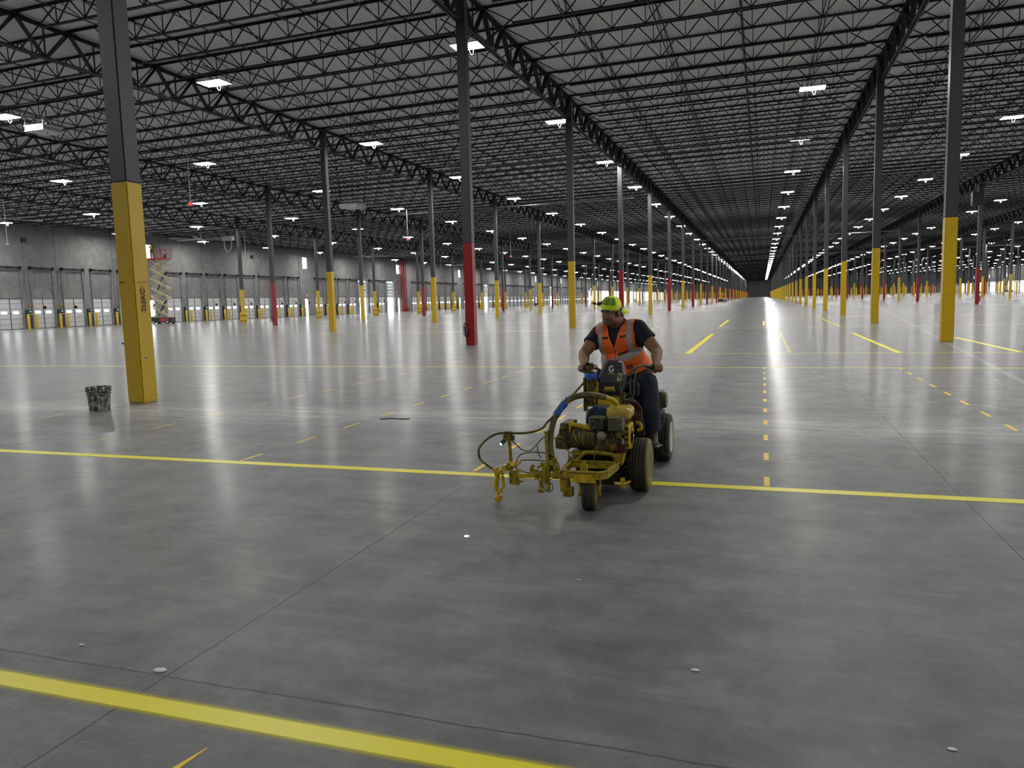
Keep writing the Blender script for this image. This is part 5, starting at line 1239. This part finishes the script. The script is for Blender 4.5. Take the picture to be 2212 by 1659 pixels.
limb(b, [shR, shR + (elR - shR) * .5, elR, elR + (haR - elR) * .35, haR + (elR - haR) * .10], [.062, .060, .049, .049, .031], 20)
limb(b, [shL, shL + (elL - shL) * .5, elL, elL + (haL - elL) * .35, haL + (elL - haL) * .10], [.062, .060, .049, .049, .031], 20)
hipR, hipL = Vector((-1.035, 6.86, .735)), Vector((-1.24, 6.88, .735)); knR, knL = Vector((-.935, 6.44, .815)), Vector((-1.33, 6.50, .83))
anR, anL = Vector((-.888, 6.46, .400)), Vector((-1.36, 6.52, .40))
for h_, k_, a_ in ((hipR, knR, anR), (hipL, knL, anL)): limb(b, [h_, k_, a_], [.06, .045, .026]); b.ell(a_ + Vector((0, -.05, -.085)), (.026, .06, .022))
organic(b, 'body', M['skin2'], man, .0042, 4)
# eyes, lips, stubble, hair
for sg in (-1, 1):
    e = MB().ell(off(Hd(sg * .031, .0725, .006)), (.0125, .010, .0085), HR).build('eye', M['eyew'], man, smooth=60)
    MB().ell(off(Hd(sg * .031, .0800, .0045)), (.0055, .0035, .0055), HR).build('iris', M['iris'], e, smooth=60)
    MB().ell(off(Hd(sg * .031, .0795, .0105)), (.0150, .0055, .0045), HR).build('eyelid', M['skin'], man, smooth=60)
    MB().tube([off(Hd(sg * a, f_, u_)) for a, f_, u_ in ((.012, .092, .022), (.030, .0925, .030), (.050, .080, .024))], [.0055, .0068, .004], n=8).build('eyebrow', M['hair'], man, smooth=60)
MB().ell(off(Hd(0, .0905, -.0590)), (.0235, .0110, .0050), HR).ell(off(Hd(0, .0880, -.0705)), (.0200, .0110, .0055), HR).build('lips', M['lip'], man, smooth=60)
st_ = MB(); st_.ell(Hd(0, .030, -.072), (.060, .0555, .040), HR, 24, 16); st_.ell(Hd(0, .052, -.092), (.040, .038, .027), HR, 20, 14)
hm = MB().ell(Hd(0, -.022, .018), (.080, .094, .080), HR, 28, 20)
for sg in (-1, 1): hm.ell(Hd(sg * .066, .014, .000), (.012, .016, .030), HR)
hm.ell(Hd(0, -.06, -.030), (.065, .050, .055), HR)
hm.ell(Hd(0, .035, .055), (.070, .052, .024), HR)
organic(hm, 'hair', M['hair'], man, .006, 3)
# cap worn backwards, slightly tilted
CO = Hd(-.006, -.006, .040); CU = (HU * .97 + HF * -.14 + HS * .10).normalized(); CFv = (HF - CU * HF.dot(CU)).normalized(); CS = CFv.cross(CU)
if CS.x < 0: CS = -CS
CR = Matrix((CS, CFv, CU)).transposed()
def Cp(s_, f, u): return CO + CS * s_ + CFv * f + CU * u
def dome(t0, t1, u0, u1, grow, nu=16, nv=10, thick=.003):
    m = MB(); vs = []
    def pt(a, e, g): return Cp((.083 + g) * math.cos(a) * math.cos(e) ** .8, (.102 + g) * math.sin(a) * math.cos(e) ** .8, (.100 + g) * math.sin(e))
    for g in (grow, grow - thick):
        for j in range(nv + 1):
            e = u0 + (u1 - u0) * j / nv
            for i in range(nu + 1): vs.append(off(pt(t0 + (t1 - t0) * i / nu, e, g)))
    N = (nu + 1) * (nv + 1); fs = []
    for g in (0, N):
        for j in range(nv):
            for i in range(nu):
                q = g + j * (nu + 1) + i; fs.append((q, q + 1, q + nu + 2, q + nu + 1))
    for i in range(nu): fs += [(i, i + 1, N + i + 1, N + i), (nv * (nu + 1) + i, nv * (nu + 1) + i + 1, N + nv * (nu + 1) + i + 1, N + nv * (nu + 1) + i)]
    for j in range(nv): fs += [(j * (nu + 1), (j + 1) * (nu + 1), N + (j + 1) * (nu + 1), N + j * (nu + 1)), (j * (nu + 1) + nu, (j + 1) * (nu + 1) + nu, N + (j + 1) * (nu + 1) + nu, N + j * (nu + 1) + nu)]
    m.add(vs, fs); return m
cp = empty('cap', (0, 0, 0)); cp.parent = man
dome(0, 2 * PI, 0, PI / 2, 0, 32, 12).build('crown', M['neon'], cp, smooth=60)
for k in range(4):
    a0 = PI * .5 + (k - 2) * .62 + .05; dome(a0, a0 + .52, .30, 1.12, .0022, 8, 8, .002).build('mesh_panel', M['capmesh'], cp, smooth=60)
dome(0, 2 * PI, -.10, .20, .0035, 32, 3, .005).build('band', M['neon'], cp, smooth=60)
vz = []; nu, nv = 14, 6
for g in (0, -.004):
    for j in range(nv + 1):
        r_ = j / nv
        for i in range(nu + 1):
            w_ = (i / nu - .5); a = -PI / 2 + .30 + w_ * 2.0; ext = .088 * r_ * (1 - .55 * (2 * w_) ** 4)
            x_, y_ = .083 * math.cos(a), .102 * math.sin(a); d = Vector((x_, y_)).normalized(); o_ = Vector((.295, -.955)); lat = w_ * .17
            vz.append(off(Cp(x_ + o_.x * ext, y_ + o_.y * ext, .004 - .040 * r_ - 1.6 * lat ** 2 * (.2 + r_) + g)))
N = (nu + 1) * (nv + 1); fs = []
for g in (0, N):
    for j in range(nv):
        for i in range(nu): q = g + j * (nu + 1) + i; fs.append((q, q + 1, q + nu + 2, q + nu + 1))
for i in range(nu): fs += [(nv * (nu + 1) + i, nv * (nu + 1) + i + 1, N + nv * (nu + 1) + i + 1, N + nv * (nu + 1) + i)]
for j in range(nv): fs += [(j * (nu + 1), (j + 1) * (nu + 1), N + (j + 1) * (nu + 1), N + j * (nu + 1)), (j * (nu + 1) + nu, (j + 1) * (nu + 1) + nu, N + (j + 1) * (nu + 1) + nu, N + j * (nu + 1) + nu)]
MB().add(vz, fs).build('visor', M['neon'], cp, smooth=60)
MB().ell(off(Cp(0, 0, .090)), (.008, .008, .004), CR).build('button', M['neon'], cp)
MB().box(off(Cp(-.083, .070, .022)), (.030, .028, .030), CR).cyl(off(Cp(-.10, .085, .020)), off(Cp(-.125, .105, .020)), .010, n=8).build('clip_light', M['blackp'], cp)
# navy tee with short sleeves
ts = torso(MB(), .002)
for s_, e_ in ((shR, elR), (shL, elL)):
    d = e_ - s_; limb(ts, [s_ - d * .04, s_ + d * .28], [.076, .074], 20); a = s_ + d * .28; c_ = s_ + d * .52; ts.cyl(a, c_, .074, .080, n=24)
ts.ell(T(0, -.015, .635), (.088, .078, .028), TR)
organic(ts, 'tee_shirt', M['shirt'], man, .006, 3)
# safety vest: the torso surface set outwards, opened at neck, front and armholes
t = NT('orange_vest'); v = t.obj(); P = t.xyz(v); s_, f_, u_ = P[0], P[1], P[2]
fold = t.noise(t.scale(v, (1, 1, 2.2)), 9, 4, .6, 1.2)
org = t.mix(t.ramp(fold, .3, .7), (.95, .105, .005), (1.0, .19, .012))
def band(c, w, p): return t.ramp(t.math('ABSOLUTE', t.math('SUBTRACT', p, c)), w + .0015, w - .0015)
us = t.math('SUBTRACT', u_, t.math('MULTIPLY', s_, .18)); vstr = t.math('MAXIMUM', band(.138, .022, s_), band(-.138, .022, s_)); vstr = t.math('MULTIPLY', vstr, t.ramp(us, .385, .387))
hb = band(.385, .027, us)
sil = t.math('MAXIMUM', vstr, hb)
zp = t.math('MULTIPLY', band(-.005, .0035, s_), t.ramp(f_, 0, .01)); pk = t.math('MULTIPLY', t.math('MULTIPLY', band(.575, .0085, t.math('SUBTRACT', u_, t.math('MULTIPLY', t.math('ABSOLUTE', s_), .12))), t.ramp(f_, 0, .01)), t.ramp(t.math('ABSOLUTE', t.math('SUBTRACT', t.math('ABSOLUTE', s_), .084)), .029, .027))
pk2 = t.math('MULTIPLY', t.math('MULTIPLY', band(.427, .010, us), t.ramp(f_, 0, .01)), band(.062, .048, s_))
c = t.mix(sil, org, (.36, .375, .37)); c = t.mix(t.math('MAXIMUM', pk, pk2), c, (.012, .010, .012)); c = t.mix(zp, c, (.30, .03, .008))
pipe_ = t.math('MULTIPLY', band(.006, .0022, s_), t.ramp(f_, 0, .01)); c = t.mix(pipe_, c, (.9, .42, .25))
seam = t.math('MULTIPLY', band(.50, .0016, u_), t.ramp(f_, 0, .01)); c = t.mix(t.math('MULTIPLY', seam, .5), c, (.45, .04, .004))
t.set(col=c, rough=.6); t.bump(t.noise(t.scale(v, (1, 1, 1.6)), 7, 3, .5, 1.2), .35, .03); M['vest'] = t.mat
vb = MB()
for c_, r_ in torso_parts: vb.ell(c_, tuple(a + .013 for a in r_), None, 28, 18)
vb.ell((.005, .025, .25), (.232, .192, .13), None, 28, 18)
vo = organic(vb, 'safety_vest', M['vest'], man, .004, 5, shift=False)
bm = bmesh.new(); bm.from_mesh(vo.data); kill = []
for f in bm.faces:
    c_ = f.calc_center_median(); s_, f_, u_ = c_
    vopen = f_ > .02 and u_ > .50 and abs(s_ + .005) < (u_ - .50) * .40 + .001
    neck = u_ > .60 and (s_ ** 2 + (f_ * 1.1) ** 2) < .088 ** 2
    arm = abs(s_) > .180 and u_ > .34 and (abs(s_) > .180 + max(0, (.47 - u_)) * .5)
    if vopen or neck or arm or u_ < .235 + s_ * .05: kill.append(f)
bmesh.ops.delete(bm, geom=kill, context='FACES')
for _ in range(14):      # trim the cut edges smooth
    new = {}
    for v_ in bm.verts:
        if v_.is_boundary:
            nb_ = [e.other_vert(v_).co for e in v_.link_edges if e.is_boundary]
            if len(nb_) == 2: new[v_] = v_.co * .5 + (nb_[0] + nb_[1]) * .25
    for v_, co in new.items(): v_.co = co
bm.to_mesh(vo.data); bm.free()
sm = vo.modifiers.new('smooth', 'SMOOTH'); sm.iterations = 9; sm.factor = .5
sol = vo.modifiers.new('thick', 'SOLIDIFY'); sol.thickness = .004; sol.offset = 1
vo.matrix_basis = Matrix.Translation(TO - RO) @ TR.to_4x4()
# loose hem corners and a badge
bd = MB().bx(-.026, .026, .0, .006, -.016, .016).build('vest_badge', simple('dark_red_badge', (.10, .012, .010), .5), man)
n_ = Vector((.25, -.93, .1)); bd.matrix_basis = Matrix.Translation(off(T(.108, .182, .315))) @ (TR @ Matrix.Rotation(-.45, 3, 'Z')).to_4x4()
bdt = MB().bx(-.019, .019, .006, .0068, -.004, .004).build('badge_stripe', M['gwhite'], bd)
# jeans and boots
jn = MB(); jn.ell(T(0, -.01, .0), (.195, .165, .13), TR, 24, 16)
for h_, k_, a_ in ((hipR, knR, anR), (hipL, knL, anL)):
    limb(jn, [h_, h_ + (k_ - h_) * .5, k_], [.112, .106, .096], 22); limb(jn, [k_, k_ + (a_ - k_) * .35, k_ + (a_ - k_) * .8], [.096, .092, .078], 22)
    e_ = a_ + Vector((0, 0, .0)); jn.cyl(k_ + (a_ - k_) * .8, e_, .078, .080, n=24)
    for q in (.30, .52, .80, .93): p = k_ + (a_ - k_) * q; jn.lathe([(.076, -.016), (.094 - q * .012, 0), (.076, .018)], p, n=22)
organic(jn, 'jeans', M['denim'], man, .007, 3)
for a_ in (anR, anL):
    bt = MB(); bt.cyl(a_ + Vector((0, .0, .03)), a_ + Vector((0, 0, -.06)), .046, .044, n=18); bt.ell(a_ + Vector((0, -.02, -.075)), (.050, .082, .044)); bt.ell(a_ + Vector((.004, -.085, -.088)), (.050, .066, .038)); bt.ell(a_ + Vector((0, .03, -.08)), (.038, .04, .040))
    o = organic(bt, 'boot', M['boot'], man, .005, 3)
    p = off(a_); MB().prism([(p.y - .15, p.z - .128), (p.y + .075, p.z - .128), (p.y + .07, p.z - .105), (p.y - .13, p.z - .105)], p.x - .042, p.x + .046, 'x').build('sole', M['sole'], o, bevel=.006)
    MB().tube([p + Vector((-.02, -.055, -.045)), p + Vector((.022, -.062, -.052))], .003, n=5).tube([p + Vector((-.02, -.070, -.055)), p + Vector((.022, -.078, -.062))], .003, n=5).tube([p + Vector((-.02, -.042, -.03)), p + Vector((.022, -.046, -.034))], .003, n=5).build('laces', M['cable'], o)
# small worker on the scissor lift
w = empty('person', (-67.4, 71.2, 7.625), .6, 'distant worker in dark clothes and yellow vest standing on the scissor lift', 'person')
b = MB(); limb(b, [(-.1, 0, .06), (-.1, 0, .5), (-.08, 0, .92)], [.05, .06, .09]); limb(b, [(.1, 0, .06), (.1, 0, .5), (.08, 0, .92)], [.05, .06, .09]); b.ell((0, 0, 1.2), (.19, .12, .32)); limb(b, [(0, 0, 1.45), (0, 0, 1.58)], [.06, .055]); b.ell((0, 0, 1.66), (.078, .095, .12))
limb(b, [(-.2, 0, 1.42), (-.28, -.1, 1.15), (-.24, -.35, 1.2)], [.06, .045, .035]); limb(b, [(.2, 0, 1.42), (.28, -.1, 1.15), (.24, -.35, 1.2)], [.06, .045, .035]); b.ell((-.1, -.05, .05), (.05, .13, .05)); b.ell((.1, -.05, .05), (.05, .13, .05))
organic(b, 'body', simple('dark_workwear', (.03, .03, .032), .8), w, .02, 2, shift=False)
MB().lathe([(.215, .95), (.225, 1.15), (.215, 1.4), (.12, 1.5)], n=20).build('safety_vest', simple('yellow_vest', (.28, .26, .04), .7), w, smooth=50).scale = (1, .7, 1)
MB().ell((0, 0, 1.74), (.12, .14, .09)).build('hard_hat', M['shaft'], w, smooth=50)
